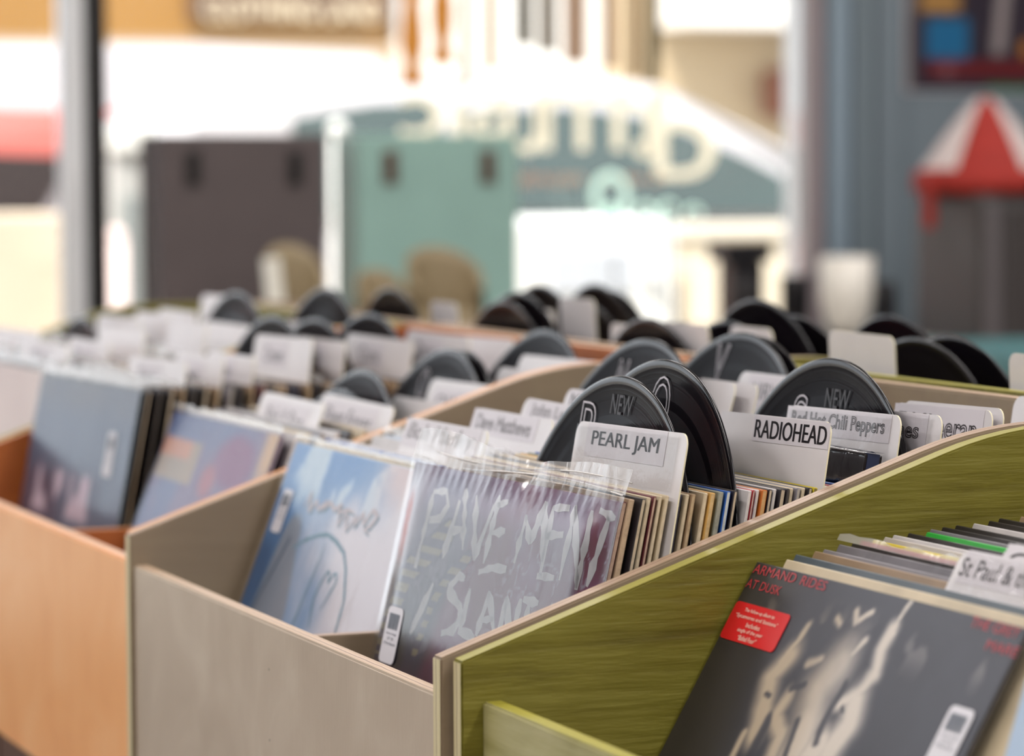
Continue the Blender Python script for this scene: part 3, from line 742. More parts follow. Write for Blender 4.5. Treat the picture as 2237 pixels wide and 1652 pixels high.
HB = [([(.48, .86), (.45, .80), (.47, .75), (.475, .71), (.46, .60)], .055), ([(.30, .84), (.272, .80), (.288, .76), (.31, .72), (.315, .70)], .034), ([(.595, .945), (.593, .903), (.614, .861), (.582, .824), (.537, .794)], .020),
      ([(.588, .806), (.606, .774), (.591, .726), (.573, .60)], .040), ([(.448, .957), (.462, .936)], .009), ([(.501, .961), (.471, .941)], .008), ([(.395, .933), (.412, .929)], .009), ([(.526, .909), (.507, .884)], .010),
      ([(.41, .859), (.373, .837)], .010), ([(.306, .904), (.301, .876), (.278, .839)], .010), ([(.611, 1.0), (.598, .962), (.606, .941)], .006), ([(.368, .763), (.354, .73), (.40, .712), (.411, .66)], .022), ([(.276, .687), (.277, .62)], .012), ([(.54, .70), (.50, .60)], .05)]
HD = [([(.433, .735), (.455, .66)], .010), ([(.335, .715), (.34, .66)], .016), ([(.40, .80), (.365, .78)], .008), ([(.53, .83), (.52, .76), (.53, .70)], .010), ([(.285, .757), (.30, .752)], .007), ([(.555, .79), (.565, .785)], .006)]
def art_dark(u, v):
    wx = .02 * (fbm(u * 9, v * 9, 51) - .5); wy = .05 * (fbm(u * 9, v * 9, 57) - .5)
    a, b = u + wx, v + wy; n = fbm(u * 7, v * 7, 61)
    c = mixc(hexc('35353f'), hexc('41434f'), n); c = mixc(hexc('302c2d'), c, sstep(.12, .32, u + .2 * (v - .75)))
    m = 0
    for pts, w in HB:
        dd = capsule(a, b * 1.0, pts); m = max(m, sstep(w * 1.7, w * .1, dd) * (.72 + .6 * n))
    m = max(m, .35 * sstep(.58, .68, fbm(u * 14, v * 10, 71)) * sstep(.98, .9, v) * sstep(.85, .93, v))
    for pts, w in HD: m *= 1 - .9 * sstep(w * 1.3, w * .4, capsule(a, b, pts))
    lightc = mixc(hexc('b0a08c'), hexc('cfc6bd'), sstep(.35, .55, u))
    return mixc(c, lightc, min(1, m))
def art_violet(u, v):
    n = fbm(u * 5, v * 5, 81); c = mixc(hexc('566490'), hexc('6f6488'), sstep(.4, .6, n + .3 * (u - .5)))
    if .02 < u < .30 and .87 < v < .925: c = mixc(hexc('b77a62'), hexc('c08a66'), n)
    elif .02 < u < .37 and .80 < v < .925: c = mixc(hexc('8f8478'), hexc('a08c78'), n)
    c = mixc(c, hexc('7a3f70'), sstep(.19, .10, math.hypot((u - .70) * .9, (v - .90) * 2)))
    c = mixc(c, hexc('9a5568'), sstep(.09, .04, math.hypot(u - .52, (v - .83) * 1.4)))
    c = mixc(c, hexc('c6a27a'), sstep(.86, .94, u) * sstep(.8, .92, v))
    return c
def art_slate(u, v):
    n = fbm(u * 4, v * 5, 91); c = mixc(hexc('50607c'), hexc('667892'), n); c = mixc(c, hexc('6d6f78'), sstep(.86, .96, v) * n)
    tx = sstep(.40, .28, abs(u - .42)) * sstep(.74, .70, v) * sstep(.56, .60, v); st = sstep(.46, .60, fbm(u * 20, v * 7, 97, 2))
    c = mixc(c, hexc('5c4658'), .6 * sstep(.5, .2, u) * sstep(.76, .66, v)); c = mixc(c, hexc('cdc0d4'), tx * st)
    return c
def art_light(u, v): return mixc(hexc('8fb0d8'), hexc('dfe2ec'), fbm(u * 4, v * 5, 13))
def art_pinkish(u, v): return mixc(hexc('b8a09c'), hexc('cdbcb4'), fbm(u * 4, v * 5, 17))
ARTS = {'maroon': (art_maroon, 170, 110, .45, M_art), 'blue': (art_blue, 120, 70, .50, M_art), 'dark': (art_dark, 190, 120, .55, M_artm), 'violet': (art_violet, 60, 30, .6, M_art), 'slate': (art_slate, 70, 40, .5, M_art),
        'light': (art_light, 20, 20, .5, M_art), 'pinkish': (art_pinkish, 20, 20, .5, M_art)}
HLAB = {'maroon': ('album in a maroon and lilac cover with white brush lettering, fronting the beige bin', 'album'),
        'blue': ('album with a pale blue sketch cover, beside the maroon one in the beige bin', 'album'),
        'dark': ('charcoal album with smoky cream figure and red sticker in the nearest olive bin', 'album'),
        'violet': ('violet and magenta album in the orange bin beside the beige wall', 'album'),
        'slate': ('slate blue album with lilac lettering in the orange bin, front of its row', 'album'),
        'light': ('light blue album just entering the frame right of the charcoal album', 'album'),
        'pinkish': ('pinkish pale album cut by the frame, front of the far olive bin', 'album')}

def uvp(p): return ((p[0] - .5) * LP, p[1] * LP)
def price_tag(parent, u0, u1, v0, v1, z=0.0012, rot=0):
    mb = MB(); x0, y0 = uvp((u0, v0)); x1, y1 = uvp((u1, v1)); rr = min(x1 - x0, y1 - y0) * .16
    pts = []
    for cx, cy, a0 in ((x1 - rr, y1 - rr, 0), (x0 + rr, y1 - rr, 90), (x0 + rr, y0 + rr, 180), (x1 - rr, y0 + rr, 270)):
        for i in range(4):
            a = math.radians(a0 + 30 * i); pts.append((cx + rr * math.cos(a), cy + rr * math.sin(a)))
    mb.extrude_poly(pts, 2, z, z + .0002, M_tag)
    W = x1 - x0; H = y1 - y0; rnd = random.Random(5)
    bx0 = x0 + W * .16; n = 17
    for i in range(n):
        xx = bx0 + W * .68 * i / n; mb.poly([(xx, y0 + H * .60, z + .0004), (xx + W * .68 / n * rnd.uniform(.35, .8), y0 + H * .60, z + .0004), (xx + W * .68 / n * .8, y0 + H * .88, z + .0004), (xx, y0 + H * .88, z + .0004)], M_bar)
    for k, (t, w) in enumerate((('Seven Songs', .7), ('LP 18', .4), ('LP New Record', .75))):
        mb.add_text(t, W * w, H * .055, (x0 + x1) / 2, y0 + H * (.52 - .085 * k), z + .0004, M_bar)
    mb.fix = False
    o = mb.obj('price_tag', None, parent); o['label'] = 'white price sticker with barcode'; return o

def build_hero(o, kind):
    fn, nx, ny, v0, mat = ARTS[kind]
    cv = mesh_obj('front_cover', art_mesh('front_cover', fn, nx, ny, 0.004, v0, 0.996, 0.998, mat=mat), None, o); cv['label'] = 'printed front cover'
    if v0 > 0.46:
        mb = MB(); fc = fn(.5, v0 + .02); m = plain('cover_lower_' + kind, fc, 0.4); mb.poly([(-.156, 0.001, .0004), (.156, 0.001, .0004), (.156, v0 * LP, .0004), (-.156, v0 * LP, .0004)], m); mb.fix = False
        mb.obj('cover_foot', None, o)
    rnd = random.Random(11)
    if kind == 'maroon':
        mb = MB(); mb.fix = False
        for s_ in PAV_S: mb.stroke([uvp(p) for p in s_], .0066, .0007, M_brush, .5, rnd)
        for s_ in PAV_L: mb.stroke([uvp(p) for p in s_], .0072, .0007, M_brush, .35, rnd)
        mb.obj('cover_lettering', None, o)
        price_tag(o, .072, .152, .560, .683, 0.0064)
    elif kind == 'blue':
        mb = MB(); mb.fix = False
        for s_, w in (([(.246, .742), (.316, .771), (.40, .792), (.458, .799), (.527, .79), (.606, .769), (.654, .734), (.713, .664), (.73, .56)], .0035), ([(.456, .778), (.462, .736), (.442, .65), (.432, .56)], .0022),
                      ([(.544, .576), (.508, .646), (.523, .689), (.542, .717), (.560, .712), (.569, .691), (.59, .715), (.606, .718), (.621, .697), (.596, .653), (.577, .626)], .0026)):
            mb.stroke([uvp(p) for p in s_], w, .0007, M_teal_ink, .2, rnd)
        for s_ in ([(.223, .847), (.243, .888), (.269, .839), (.30, .87), (.333, .849), (.375, .879), (.355, .852), (.40, .875), (.443, .86), (.485, .877), (.472, .855), (.529, .869), (.579, .866)],
                   [(.471, .88), (.499, .828), (.529, .869), (.564, .823), (.607, .86), (.609, .836), (.641, .872), (.667, .846), (.696, .885), (.741, .874), (.712, .846), (.678, .835), (.718, .829)]):
            mb.stroke([uvp(p) for p in s_], .0032, .0007, M_pale_ink, .3, rnd)
            mb.stroke([uvp((p[0] + .012, p[1] - .006)) for p in s_], .0016, .0006, M_teal_ink, .3, rnd)
        mb.obj('cover_drawing', None, o)
        price_tag(o, .045, .118, .765, .878, .0012)
    elif kind == 'dark':
        for grp_ in ((('ARMAND', .175, .019, .085, .985), ('RIDES', .10, .019, .245, .985), ('AT', .045, .018, .02, .9545), ('DUSK', .085, .018, .098, .9545)), (('THE GREY', .155, .019, .895, .988), ('MARE', .10, .018, .945, .9565))):
            mb = MB(); mb.fix = False
            for t, w, h, uc, vc in grp_:
                x, y = uvp((uc + .01, vc)); mb.add_text(t, w * LP, h * LP, x, y, .0008, M_redink)
            mb.obj('title_lettering', None, o)['label'] = 'red title words on the dark cover'
        mb = MB(); x0, y0 = uvp((.008, .839)); x1, y1 = uvp((.235, .916)); rr = .003; pts = []
        for cx, cy, a0 in ((x1 - rr, y1 - rr, 0), (x0 + rr, y1 - rr, 90), (x0 + rr, y0 + rr, 180), (x1 - rr, y0 + rr, 270)):
            for i in range(4):
                a = math.radians(a0 + 30 * i); pts.append((cx + rr * math.cos(a), cy + rr * math.sin(a)))
        mb.extrude_poly(pts, 2, .0009, .0012, M_red)
        for k, (t, w) in enumerate((('The follow-up album to', .55), ('“Sycamores and Stations”', .78), ('Includes', .25), ('single of the year', .46), ('“Ballad Four”', .34))):
            mb.add_text(t, (x1 - x0) * w, .0030, (x0 + x1) / 2 - .001, y1 - .0044 - .0042 * k, .0014, M_cream)
        mb.fix = False; mb.obj('hype_sticker', None, o)['label'] = 'red rounded sticker with five lines of pale text'
        price_tag(o, .893, .972, .735, .845, .0010)
    elif kind == 'slate':
        price_tag(o, .78, .86, .735, .868, .0010)

def film_front(o):
    """loose clear bag over the maroon album, crumpled where it stands above the cover"""
    mb = MB(); n, m = 90, 40; h = LP / 2 + .0035; top = LP + .020; rows = []
    for j in range(m + 1):
        t = j / m; y = .002 + (top - .002) * (1 - (1 - t) ** 1.6); row = []
        for i in range(n + 1):
            x = -h + 2 * h * i / n; s = i / n
            over = max(0, (y - LP * .985) / .02)
            wv = math.sin(s * 21 + 1.3 * math.sin(s * 9)) * .5 + math.sin(s * 47 + 2) * .25
            z = .0016 + .0050 * sstep(.10, .80, y / LP) * sstep(1.02, .92, y / LP) * sstep(0, .12, s) * sstep(1, .88, s) + .00030 * math.sin(s * 170 + 3 * math.sin(y * 60)) * sstep(.294, .312, y) + over * (.0035 * wv * sstep(0, .2, s) - .002)
            yy = y + over * (.004 * math.sin(s * 7 + .8) - .004 * sstep(.75, 1, s))
            row.append(mb.bm.verts.new((x, yy, z)))
        rows.append(row)
    k = mb.mi(M_film)
    for j in range(m):
        for i in range(n):
            f = mb.bm.faces.new([rows[j][i], rows[j][i + 1], rows[j + 1][i + 1], rows[j + 1][i]]); f.material_index = k if rows[j][i].co.y < LP else mb.mi(M_filmtop); f.smooth = True
    mb.fix = False
    o2 = mb.obj('clear_wrapper', None, o); o2['label'] = 'crumpled clear plastic bag'
    # folded rim rolls of the bag above the cover
    mb = MB(); mb.fix = False
    for (a, b, rr) in ((0.004, .010, .0009), (.010, .017, .0008)):
        prev = None
        for i in range(41):
            s = i / 40; x = -h + 2 * h * s; y = LP + a + .003 * math.sin(s * 6 + a * 900) + (.002 if s < .1 else 0); z = -.001 + .003 * math.sin(s * 11 + b * 300)
            if prev: mb.tube(prev, (x, y, z), rr * .6, rr * .6, plain('bag_fold', 'e4e0de', .2), 6, False)
            prev = (x, y, z)
    mb.obj('wrapper_fold', None, o)

# ---- place everything in the columns
def place():
    for col, items in ITEMS.items():
        c = COLS[col]; items.sort(key=lambda a: a[1]); end = -1; nlp = 0
        for it in items:
            kind, yb, t, a = it
            pre = .0006 + (.0036 if a.get('film') else .0034 if a.get('tape') else .0016 if a.get('txt') else .0012 if kind == 'disc' else .0002)
            yb = max(yb, end + pre); it[1] = yb; k_ = max(.4, 1 + .33 * (math.tan(lean_at(c, yb + .002)) - math.tan(lean_at(c, yb))) / .002); end = yb + (t / math.cos(lean_at(c, yb)) + .0003) / k_ + (.0105 if kind == 'lp' and a['hero'] and c.get('hrho') else 0)
            M = frame(c, yb)
            if kind == 'lp':
                M = frame(c, yb, a['xoff'] + (0 if a['hero'] else random.uniform(-.003, .003)), c.get('hrho') if a['hero'] else None)
                o = bpy.data.objects.new('album' if a['hero'] else 'record_sleeve', sleeve_mesh(a['colour'], t)); COL.objects.link(o); o.matrix_world = M
                if a['hero']:
                    tag(o, *HLAB[a['hero']]); build_hero(o, a['hero'])
                    if a['hero'] == 'maroon': film_front(o)
                    elif a['hero'] in ('blue', 'slate', 'violet'):
                        mesh_obj('outer_sleeve', film_mesh(), Matrix.Translation((0, 0, .0006)), o)
                else:
                    nlp += 1
                    tag(o, f"{CW[a['colour']]} {'bagged ' if a['film'] else ''}record sleeve, {ORD[nlp]} {WHERE.get(col, 'in the back row')}", 'record', 'record sleeves ' + WHERE.get(col, 'in the back row'))
                    if a['film']: mesh_obj('outer_sleeve', film_mesh(), None, o)
            elif kind == 'card':
                ro = c.get('roll', random.uniform(-.4, .8)); M = frame(c, yb, a['x'] + a['L'] * math.sin(math.radians(ro)), None, ro); M.translation.z += .003; a['L'] -= .003
                o = bpy.data.objects.new('divider_card', card_mesh(a['w'], a['L'])); COL.objects.link(o); o.matrix_world = M
                tag(o, a['label'], 'divider card', 'white divider cards in the record bins')
                if a.get('txt'):
                    tw, th = a['tw'], a['th']; lw = a.get('lw', min(a['w'] - .012, tw + .02)); lh = a.get('lh', min(th + .012, a['ty'] * 2 - .001))
                    cx, cy = a.get('tx', 0), a['L'] - a['ty']
                    mb = MB(); mb.fix = False
                    mb.box((cx - lw / 2, cy - lh / 2, .0001), (cx + lw / 2, cy + lh / 2, .0004), M_paper)
                    bd = a.get('bold', 0)
                    for dx in ((-bd, 0, bd) if bd else (0,)): mb.add_text(a['txt'], tw, th, cx + dx, cy, .00055, M_inkgrey if a.get('grey') else M_ink, a.get('outline', 0), a.get('shear', 0))
                    mb.obj('paper_label', None, o)
                if a.get('tape'):
                    mb = MB(); mb.fix = False; w2 = a['w'] / 2; L = a['L']
                    rows = []
                    for j in range(5):
                        rows.append([mb.bm.verts.new((-w2 + .003 + (a['w'] - .014) * i / 20, L - .002 - .034 * j / 4, .0014 + .0003 * math.sin(i * 1.1 + j))) for i in range(21)])
                    k = mb.mi(M_tape)
                    for j in range(4):
                        for i in range(20):
                            f = mb.bm.faces.new([rows[j][i], rows[j + 1][i], rows[j + 1][i + 1], rows[j][i + 1]]); f.material_index = k; f.smooth = True
                    mb.obj('clear_tape', None, o)
            else:
                D = disc_meshes(); E = empty('record_divider', frame(c, yb, a['x']))
                tag(E, a['label'], 'record', 'old vinyl records used as dividers')
                R = Matrix.Translation((0, a['L'] - .151, 0))
                mesh_obj('vinyl', D['vinyl'], R, E); mesh_obj('center_label', D['lab'], R, E); mesh_obj('mount_card', D['mount'], None, E)
                if a.get('letter'):
                    ch, lx, ly, lw, lh = a['letter']
                    mb = MB(); mb.fix = False
                    mb.add_text(ch, lw, lh, lx, a['L'] + ly, .0006, M_paint, .012)
                    if a.get('new'):
                        m3 = MB(); m3.fix = False; m3.add_text('NEW', .034, .013, a['new'][0], a['L'] + a['new'][1], .0006, M_faint); m3.obj('faint_scrawl', None, E)
                    mb.obj('painted_letter', None, E)
place()

# boxed set behind the long-word card
M_box = plain('boxset_black', '1c191f', 0.22, coat=0.5, vary=0.2, scale=15)
cB = COLS['beige_near']; ybB = base_from_top(cB, 0.294, 0.328)
mb = MB(); mb.box((-0.155, 0.0, -0.0125), (0.153, 0.333, 0), M_box, 0.0008)
o = mb.obj('boxed_set', frame(cB, ybB, -0.002)); tag(o, 'black boxed record set in shrink wrap, thicker than the sleeves around it', 'boxed set')
mb = MB(); mb.box((0.148, 0.0, -0.0105), (0.1536, 0.3336, -0.002), plain('boxset_inner', '2a3350', 0.4), 0.0003); mb.obj('inner_box', None, o)
mb = MB(); mb.fix = False
for (y0, zz, nrm) in ((0, .0008, 0),):
    rows = []
    for j in range(9):
        rows.append([mb.bm.verts.new((-.156 + .312 * i / 40, .30 + .0335 * j / 8, .0006 + .0012 * abs(math.sin(i * 1.7 + j * .9)) * (j > 3))) for i in range(41)])
    for j in range(9, 13):
        rows.append([mb.bm.verts.new((-.156 + .312 * i / 40, .3338 + .0012 * abs(math.sin(i * 2.1 + j)), -.0125 * (j - 8) / 4)) for i in range(41)])
    k = mb.mi(M_shrink)
    for j in range(len(rows) - 1):
        for i in range(40):
            f = mb.bm.faces.new([rows[j][i], rows[j][i + 1], rows[j + 1][i + 1], rows[j + 1][i]]); f.material_index = k; f.smooth = True
mb.obj('shrink_wrap', None, o)

# ------------------------------------------------------------------ shop: shell
M_floor = plain('shop_floor', '6f665c', 0.4, vary=0.15, scale=3)
M_ceil = plain('ceiling_paint', 'd8d6d0', 0.8)
M_wallb = plain('blue_grey_wall', '7c8890', 0.6, vary=0.04, scale=6)
M_wall = plain('shop_wall_paint', 'b8b4ac', 0.7)
M_alu = plain('window_frame_alu', 'f0f2f4', 0.45)
M_dark = plain('window_frame_dark', '2a2422', 0.5)
M_jambp = plain('jamb_pinkgrey', 'a79a9c', 0.5)
M_jambw = plain('jamb_white', 'f4f4f2', 0.5)
WX = -5.3
def struct(name, lo, hi, m, bev=0.0, label=None, cat=None):
    mb = MB(); mb.box(lo, hi, m, bev); o = mb.obj(name)
    o['kind'] = 'structure'
    if label: o['label'] = label
    if cat: o['category'] = cat
    return o
struct('floor', (-5.4, -6, -0.1), (4, 5, 0), M_floor, label='shop floor under the record bins')
struct('ceiling', (-5.4, -6, 3.0), (4, 5, 3.1), M_ceil, label='pale shop ceiling')
struct('wall_back', (4, -6, 0), (4.1, 5, 3), M_wall)
struct('wall_left', (-5.4, -6.1, 0), (4, -6, 3), M_wall)
struct('wall_right', (-5.4, 5, 0), (4, 5.1, 3), M_wallb)
def wallwin():
    mb = MB()
    mb.box((WX - 0.12, -6, 0), (WX, 2.897, 0.18), M_wallb); mb.box((WX - 0.12, -6, 2.75), (WX, 2.897, 3.0), M_wallb)
    mb.box((WX - 0.12, 2.935, 0), (WX, 5, 3.0), M_wallb)
    o = mb.obj('wall_window_side'); o['kind'] = 'structure'; o['label'] = 'blue-grey wall with vertical battens beside the shop window'
    return o
wallwin()
for nm, y0, y1, dx, m in (('trim_1', 2.945, 3.0, .05, plain('batten_light', '93a5b2', .5)), ('trim_2', 3.02, 3.072, .03, plain('batten_mid', '808d94', .5)), ('trim_3', 3.085, 3.16, .018, M_wallb)):
    struct(nm, (WX + .0005, y0, 0), (WX + dx, y1, 3.0), m, 0.006, 'vertical batten on the blue-grey wall')
struct('trim_4', (WX + .0005, 2.899, 0.0), (WX + .03, 2.934, 3.0), M_jambp, 0.004, 'pinkish grey inner jamb of the shop window')
struct('trim_5', (WX - .115, 2.899, 0.0), (WX - .0005, 2.934, 2.75), M_jambw, 0.004, 'white outer jamb of the shop window')
M_glass = clear_film('window_glass', 0.0, 1.0, 0.0)
def window(name, y0, y1, lab):
    mb = MB(); mb.box((WX - .035, y0, .19), (WX - .029, y1, 2.74), M_glass); o = mb.obj(name); o['kind'] = 'structure'; o['label'] = lab
    return o
window('window_1', 1.165, 2.895, 'large shop window pane between the dark mullion and the white jamb')
window('window_2', -2.4, 1.06, 'shop window pane left of the mullion')
window('window_3', -5.95, -2.5, 'shop window pane further along the front')
struct('trim_6', (WX - .07, 1.066, 0.18), (WX + .02, 1.110, 2.75), M_alu, 0.004, 'pale half of the window mullion')  # side light on this half is put into its pale colour
struct('trim_7', (WX - .09, 1.1105, 0.18), (WX + .04, 1.156, 2.75), plain('mullion_black', '14100f', .6), 0.002, 'dark half of the window mullion')
struct('trim_8', (WX - .06, -2.49, 0.18), (WX + .02, -2.41, 2.75), M_alu, 0.004)

# window ledge
M_ledge = plain('ledge_paint', '8f8a84', 0.5)
mb = MB(); mb.box((WX + .045, -1.0, 0.74), (WX + .98, 2.81, 0.80), M_ledge, .004)
o = mb.obj('window_ledge'); tag(o, 'long grey display ledge under the shop window', 'ledge')
mb = MB()
for y in (-.9, .8, 2.6): mb.box((WX + .1, y - .03, 0), (WX + .16, y + .03, .7398), M_ledge); mb.box((WX + .85, y - .03, 0), (WX + .91, y + .03, .7398), M_ledge)
mb.obj('leg', None, o)
LZ = 0.801

# ------------------------------------------------------------------ things on the ledge
def carry_case(yc, w, ztop, body, latch, label, x=-4.98, dep=0.17):
    E = empty('carrying_case', (x, yc, LZ)); tag(E, label, 'record case', 'portable record cases in the window')
    h = ztop - LZ
    mb = MB(); mb.box((-dep, -w / 2, 0), (-.062, w / 2, h), body, .008, 3); mb.obj('case_body', None, E)
    mb = MB(); mb.box((-.060, -w / 2 - .001, 0.001), (0, w / 2 + .001, h), body, .008, 3); mb.obj('case_lid', None, E)
    for s in (-1, 1):
        mb = MB(); yy = s * w * .305
        mb.box((.0005, yy - .016, h - .110), (.008, yy + .016, h - .035), latch, .004, 2); mb.box((.008, yy - .010, h - .080), (.014, yy + .010, h - .045), latch, .003, 2)
        mb.obj('latch', None, E)
    mb = MB()
    for a in range(10):
        t0, t1 = math.pi * a / 10, math.pi * (a + 1) / 10
        mb.tube((-.09, -.05 * math.cos(t0), h - .002 + .022 * math.sin(t0)), (-.09, -.05 * math.cos(t1), h - .002 + .022 * math.sin(t1)), .005, .005, latch, 8)
    o = mb.obj('handle', Matrix.Translation((0, 0, -h + .02)) @ Matrix.Translation((0, 0, 0)), E); o.location = (-.03, 0, -.03)
    return E
carry_case(1.385, .378, 1.252, plain('case_black', '5a5050', .55, vary=.06, scale=12, bump=.3, bscale=400), plain('latch_black', '120d0c', .5), 'brownish black portable record case with two dark latches, in the window')
carry_case(1.835, .378, 1.252, plain('case_teal', '98bcb2', .5, vary=.05, scale=8, bump=.2, bscale=400), plain('latch_brown', '5a3626', .5), 'mint teal portable record case with two brown latches, in the window')

# tan tub seats (small moulded chairs) standing in front of the cases
M_tan = plain('tan_shell', '9a8a6c', .55, vary=.06, scale=8); M_tandark = plain('tan_shell_inside', '6e5f48', .6)
def tub(y, w, ztop, label, x=-4.62):
    E = empty('tub_chair', (x, y, LZ)); tag(E, label, 'small chair', 'tan display chairs on the window ledge')
    h = ztop - LZ; n = 20; mb = MB(); rows = []
    for sgn, rr in ((1, 1.0), (1, .86)):
        for j in range(9):
            t = j / 8; row = []
            for i in range(n + 1):
                a = -math.pi * .62 + math.pi * 1.24 * i / n
                hh = h * (0.45 + 0.55 * math.cos(a * .72) ** 0.8) if abs(a * .72) < math.pi / 2 else h * .45
                row.append(mb.bm.verts.new((-w * .5 * rr * math.cos(a) * 1.0, w * .5 * rr * math.sin(a), .02 + (hh - .02) * t)))
            rows.append(row)
    for base in (0, 9):
        for j in range(8):
            for i in range(n):
                f = mb.bm.faces.new([rows[base + j][i], rows[base + j][i + 1], rows[base + j + 1][i + 1], rows[base + j + 1][i]]); f.smooth = True; f.material_index = mb.mi(M_tan)
    for i in range(n): mb.bm.faces.new([rows[8][i], rows[8][i + 1], rows[17][i + 1], rows[17][i]]).material_index = mb.mi(M_tan)
    mb.obj('shell_back', None, E)
    mb = MB(); mb.lathe([(0, .02), (w * .44, .02), (w * .46, h * .18), (w * .44, h * .34), (0, h * .38)], M_tan, 28); mb.obj('seat', None, E)
    for a in (45, 135, 225, 315):
        mb = MB(); mb.tube((w * .3 * math.cos(math.radians(a)), w * .3 * math.sin(math.radians(a)), 0), (w * .28 * math.cos(math.radians(a)), w * .28 * math.sin(math.radians(a)), .024), .008, .010, M_dark, 10); mb.obj('leg', None, E)
    return E
tub(1.385, .128, 1.020, 'small tan chair in front of the brownish black case')
tub(1.574, .108, .965, 'low tan chair below the bright gap between the cases')
tub(1.715, .165, 1.010, 'larger tan chair in front of the mint teal case, dark inside one arm')
# white sliver added in place of a bright highlight
mb = MB(); mb.box((-.004, -.018, 0), (.0, .018, .195), plain('highlight_white', 'f4f2e6', .6, emit=0.0), .001)  # added white piece imitating a bright highlight strip
o = mb.obj('highlight_card', Matrix.Translation((-4.52, 1.322, LZ)) @ Matrix.Rotation(math.radians(6), 4, 'X')); tag(o, 'narrow white card added as a bright highlight, before the small tan chair', 'highlight_card')
# speaker, cup, black bits at the right
def speaker(y0, y1, zt, lab, x=-4.9):
    yc = (y0 + y1) / 2; w = y1 - y0; E = empty('small_speaker', (x, yc, LZ)); tag(E, lab, 'speaker'); h = zt - LZ
    mb = MB(); mb.box((-.10, -w / 2, h - .045), (0, w / 2, h), M_black, .004); mb.obj('speaker_head', None, E)
    mb = MB(); mb.box((-.09, -w * .32, .012), (-.01, w * .36, h - .046), M_black, .004); mb.obj('speaker_body', None, E)
    mb = MB(); mb.box((-.10, -w * .45, 0), (0, w * .45, .0115), M_black, .003); mb.obj('speaker_foot', None, E)
    mb = MB(); mb.lathe([(0, .006), (.02, .006), (.036, .0), (.038, 0)], plain('speaker_cone', '2c2a2c', .5), 24)
    mb.obj('speaker_cone', Matrix.Translation((-.0095, 0, h * .45)) @ Matrix.Rotation(math.pi / 2, 4, 'Y'), E)
speaker(2.500, 2.618, 1.006, 'black T-shaped speaker silhouetted on the window, right of the white cabinet')
mb = MB(); mb.lathe([(0, 0), (.034, 0), (.035, .125), (.033, .13), (0, .13)], M_black, 28); o = mb.obj('black_canister', (-4.83, 2.640, LZ)); tag(o, 'short black canister beside the black speaker', 'canister')
mb = MB(); mb.lathe([(0, 0), (.030, .0), (.048, .03), (.058, .08), (.060, .172), (.056, .172), (.054, .08), (.044, .034), (0, .012)], plain('cup_white', 'f2ede2', .35), 36)
E = empty('white_planter', (-4.60, 2.652, LZ)); tag(E, 'white round-bottomed planter pot against the blue-grey wall', 'pot')
Mm = plain('cup_white', 'f2ede2', .35)
o = mb.obj('pot', (0, 0, .004), E)
mb = MB(); mb.lathe([(0, 0), (.036, 0), (.034, .004), (0, .0042)], M_black, 24); mb.obj('pot_foot', None, E)
mb = MB(); mb.lathe([(0, 0), (.022, 0), (.022, .118), (.020, .122), (0, .122)], M_black, 24); o = mb.obj('black_canister', (-4.585, 2.742, LZ)); tag(o, 'slim black canister right of the white pot', 'canister')

# grey cabinet with the red and white cap on it, poster above
M_cab = plain('cabinet_grey', '4c4847', .5, vary=.08, scale=5)
E = empty('amplifier_cabinet', (-4.55, 3.10, 0)); tag(E, 'dark grey upright cabinet beside the window, a red and white cap on top', 'cabinet')
mb = MB(); mb.box((-.185, -.203, .04), (.10, .40, 1.112), M_cab, .01, 3); mb.obj('cabinet_body', None, E)
mb = MB(); mb.box((.1002, -.190, .10), (.110, -.150, 1.095), plain('cabinet_strip', '6a6465', .4), .003); mb.box((.1002, -.140, .10), (.108, .38, 1.085), plain('grille_cloth', '453f3e', .8, bump=.4, bscale=600), .003); mb.obj('grille', None, E)
for y in (-.2, .36):
    for x in (-.15, .06):
        mb = MB(); mb.tube((x, y, 0), (x, y, .0405), .02, .024, M_black, 14); mb.obj('foot', None, E)
M_hatr = plain('hat_red', 'a02a20', .8, vary=.12, scale=20); M_hatw = plain('hat_white', 'd6c8c4', .85)
E = empty('party_cap', (-4.60, 3.0, 1.1125)); tag(E, 'red and white cone-shaped cloth cap on the dark grey cabinet', 'cap')
mb = MB(); n = 24; H = .215; R0 = .135
rows = []
for j in range(9):
    t = j / 8; z = .045 + (H - .045) * t; rr = R0 * (1 - t) ** .85 + .018
    rows.append([mb.bm.verts.new((rr * math.cos(2 * math.pi * i / n), rr * math.sin(2 * math.pi * i / n), z)) for i in range(n)])
for j in range(8):
    for i in range(n):
        a = (2 * math.pi * (i + .5) / n) % (math.pi * 2 / 3); f = mb.bm.faces.new([rows[j][i], rows[j][(i + 1) % n], rows[j + 1][(i + 1) % n], rows[j + 1][i]]); f.smooth = True
        ang = (2 * math.pi * (i + .5) / n); red = (ang < .52 or ang > 2 * math.pi - .52) or abs(ang - math.pi) < .5
        f.material_index = mb.mi(M_hatr if red else M_hatw)
mb.bm.faces.new(rows[8]).material_index = mb.mi(M_hatr)
mb.obj('cap_crown', Matrix.Rotation(-.45, 4, 'Z'), E)
mb = MB(); mb.lathe([(.10, 0.002), (.158, 0.0), (.165, .02), (.160, .052), (.14, .058), (.12, .05), (.10, .03), (.10, .002)], M_hatr, 32); mb.obj('cap_band', None, E)
mb = MB(); mb.box((.02, -.172, -.075), (.05, -.150, .03), M_hatr, .009, 3); mb.obj('cap_tail', None, E)

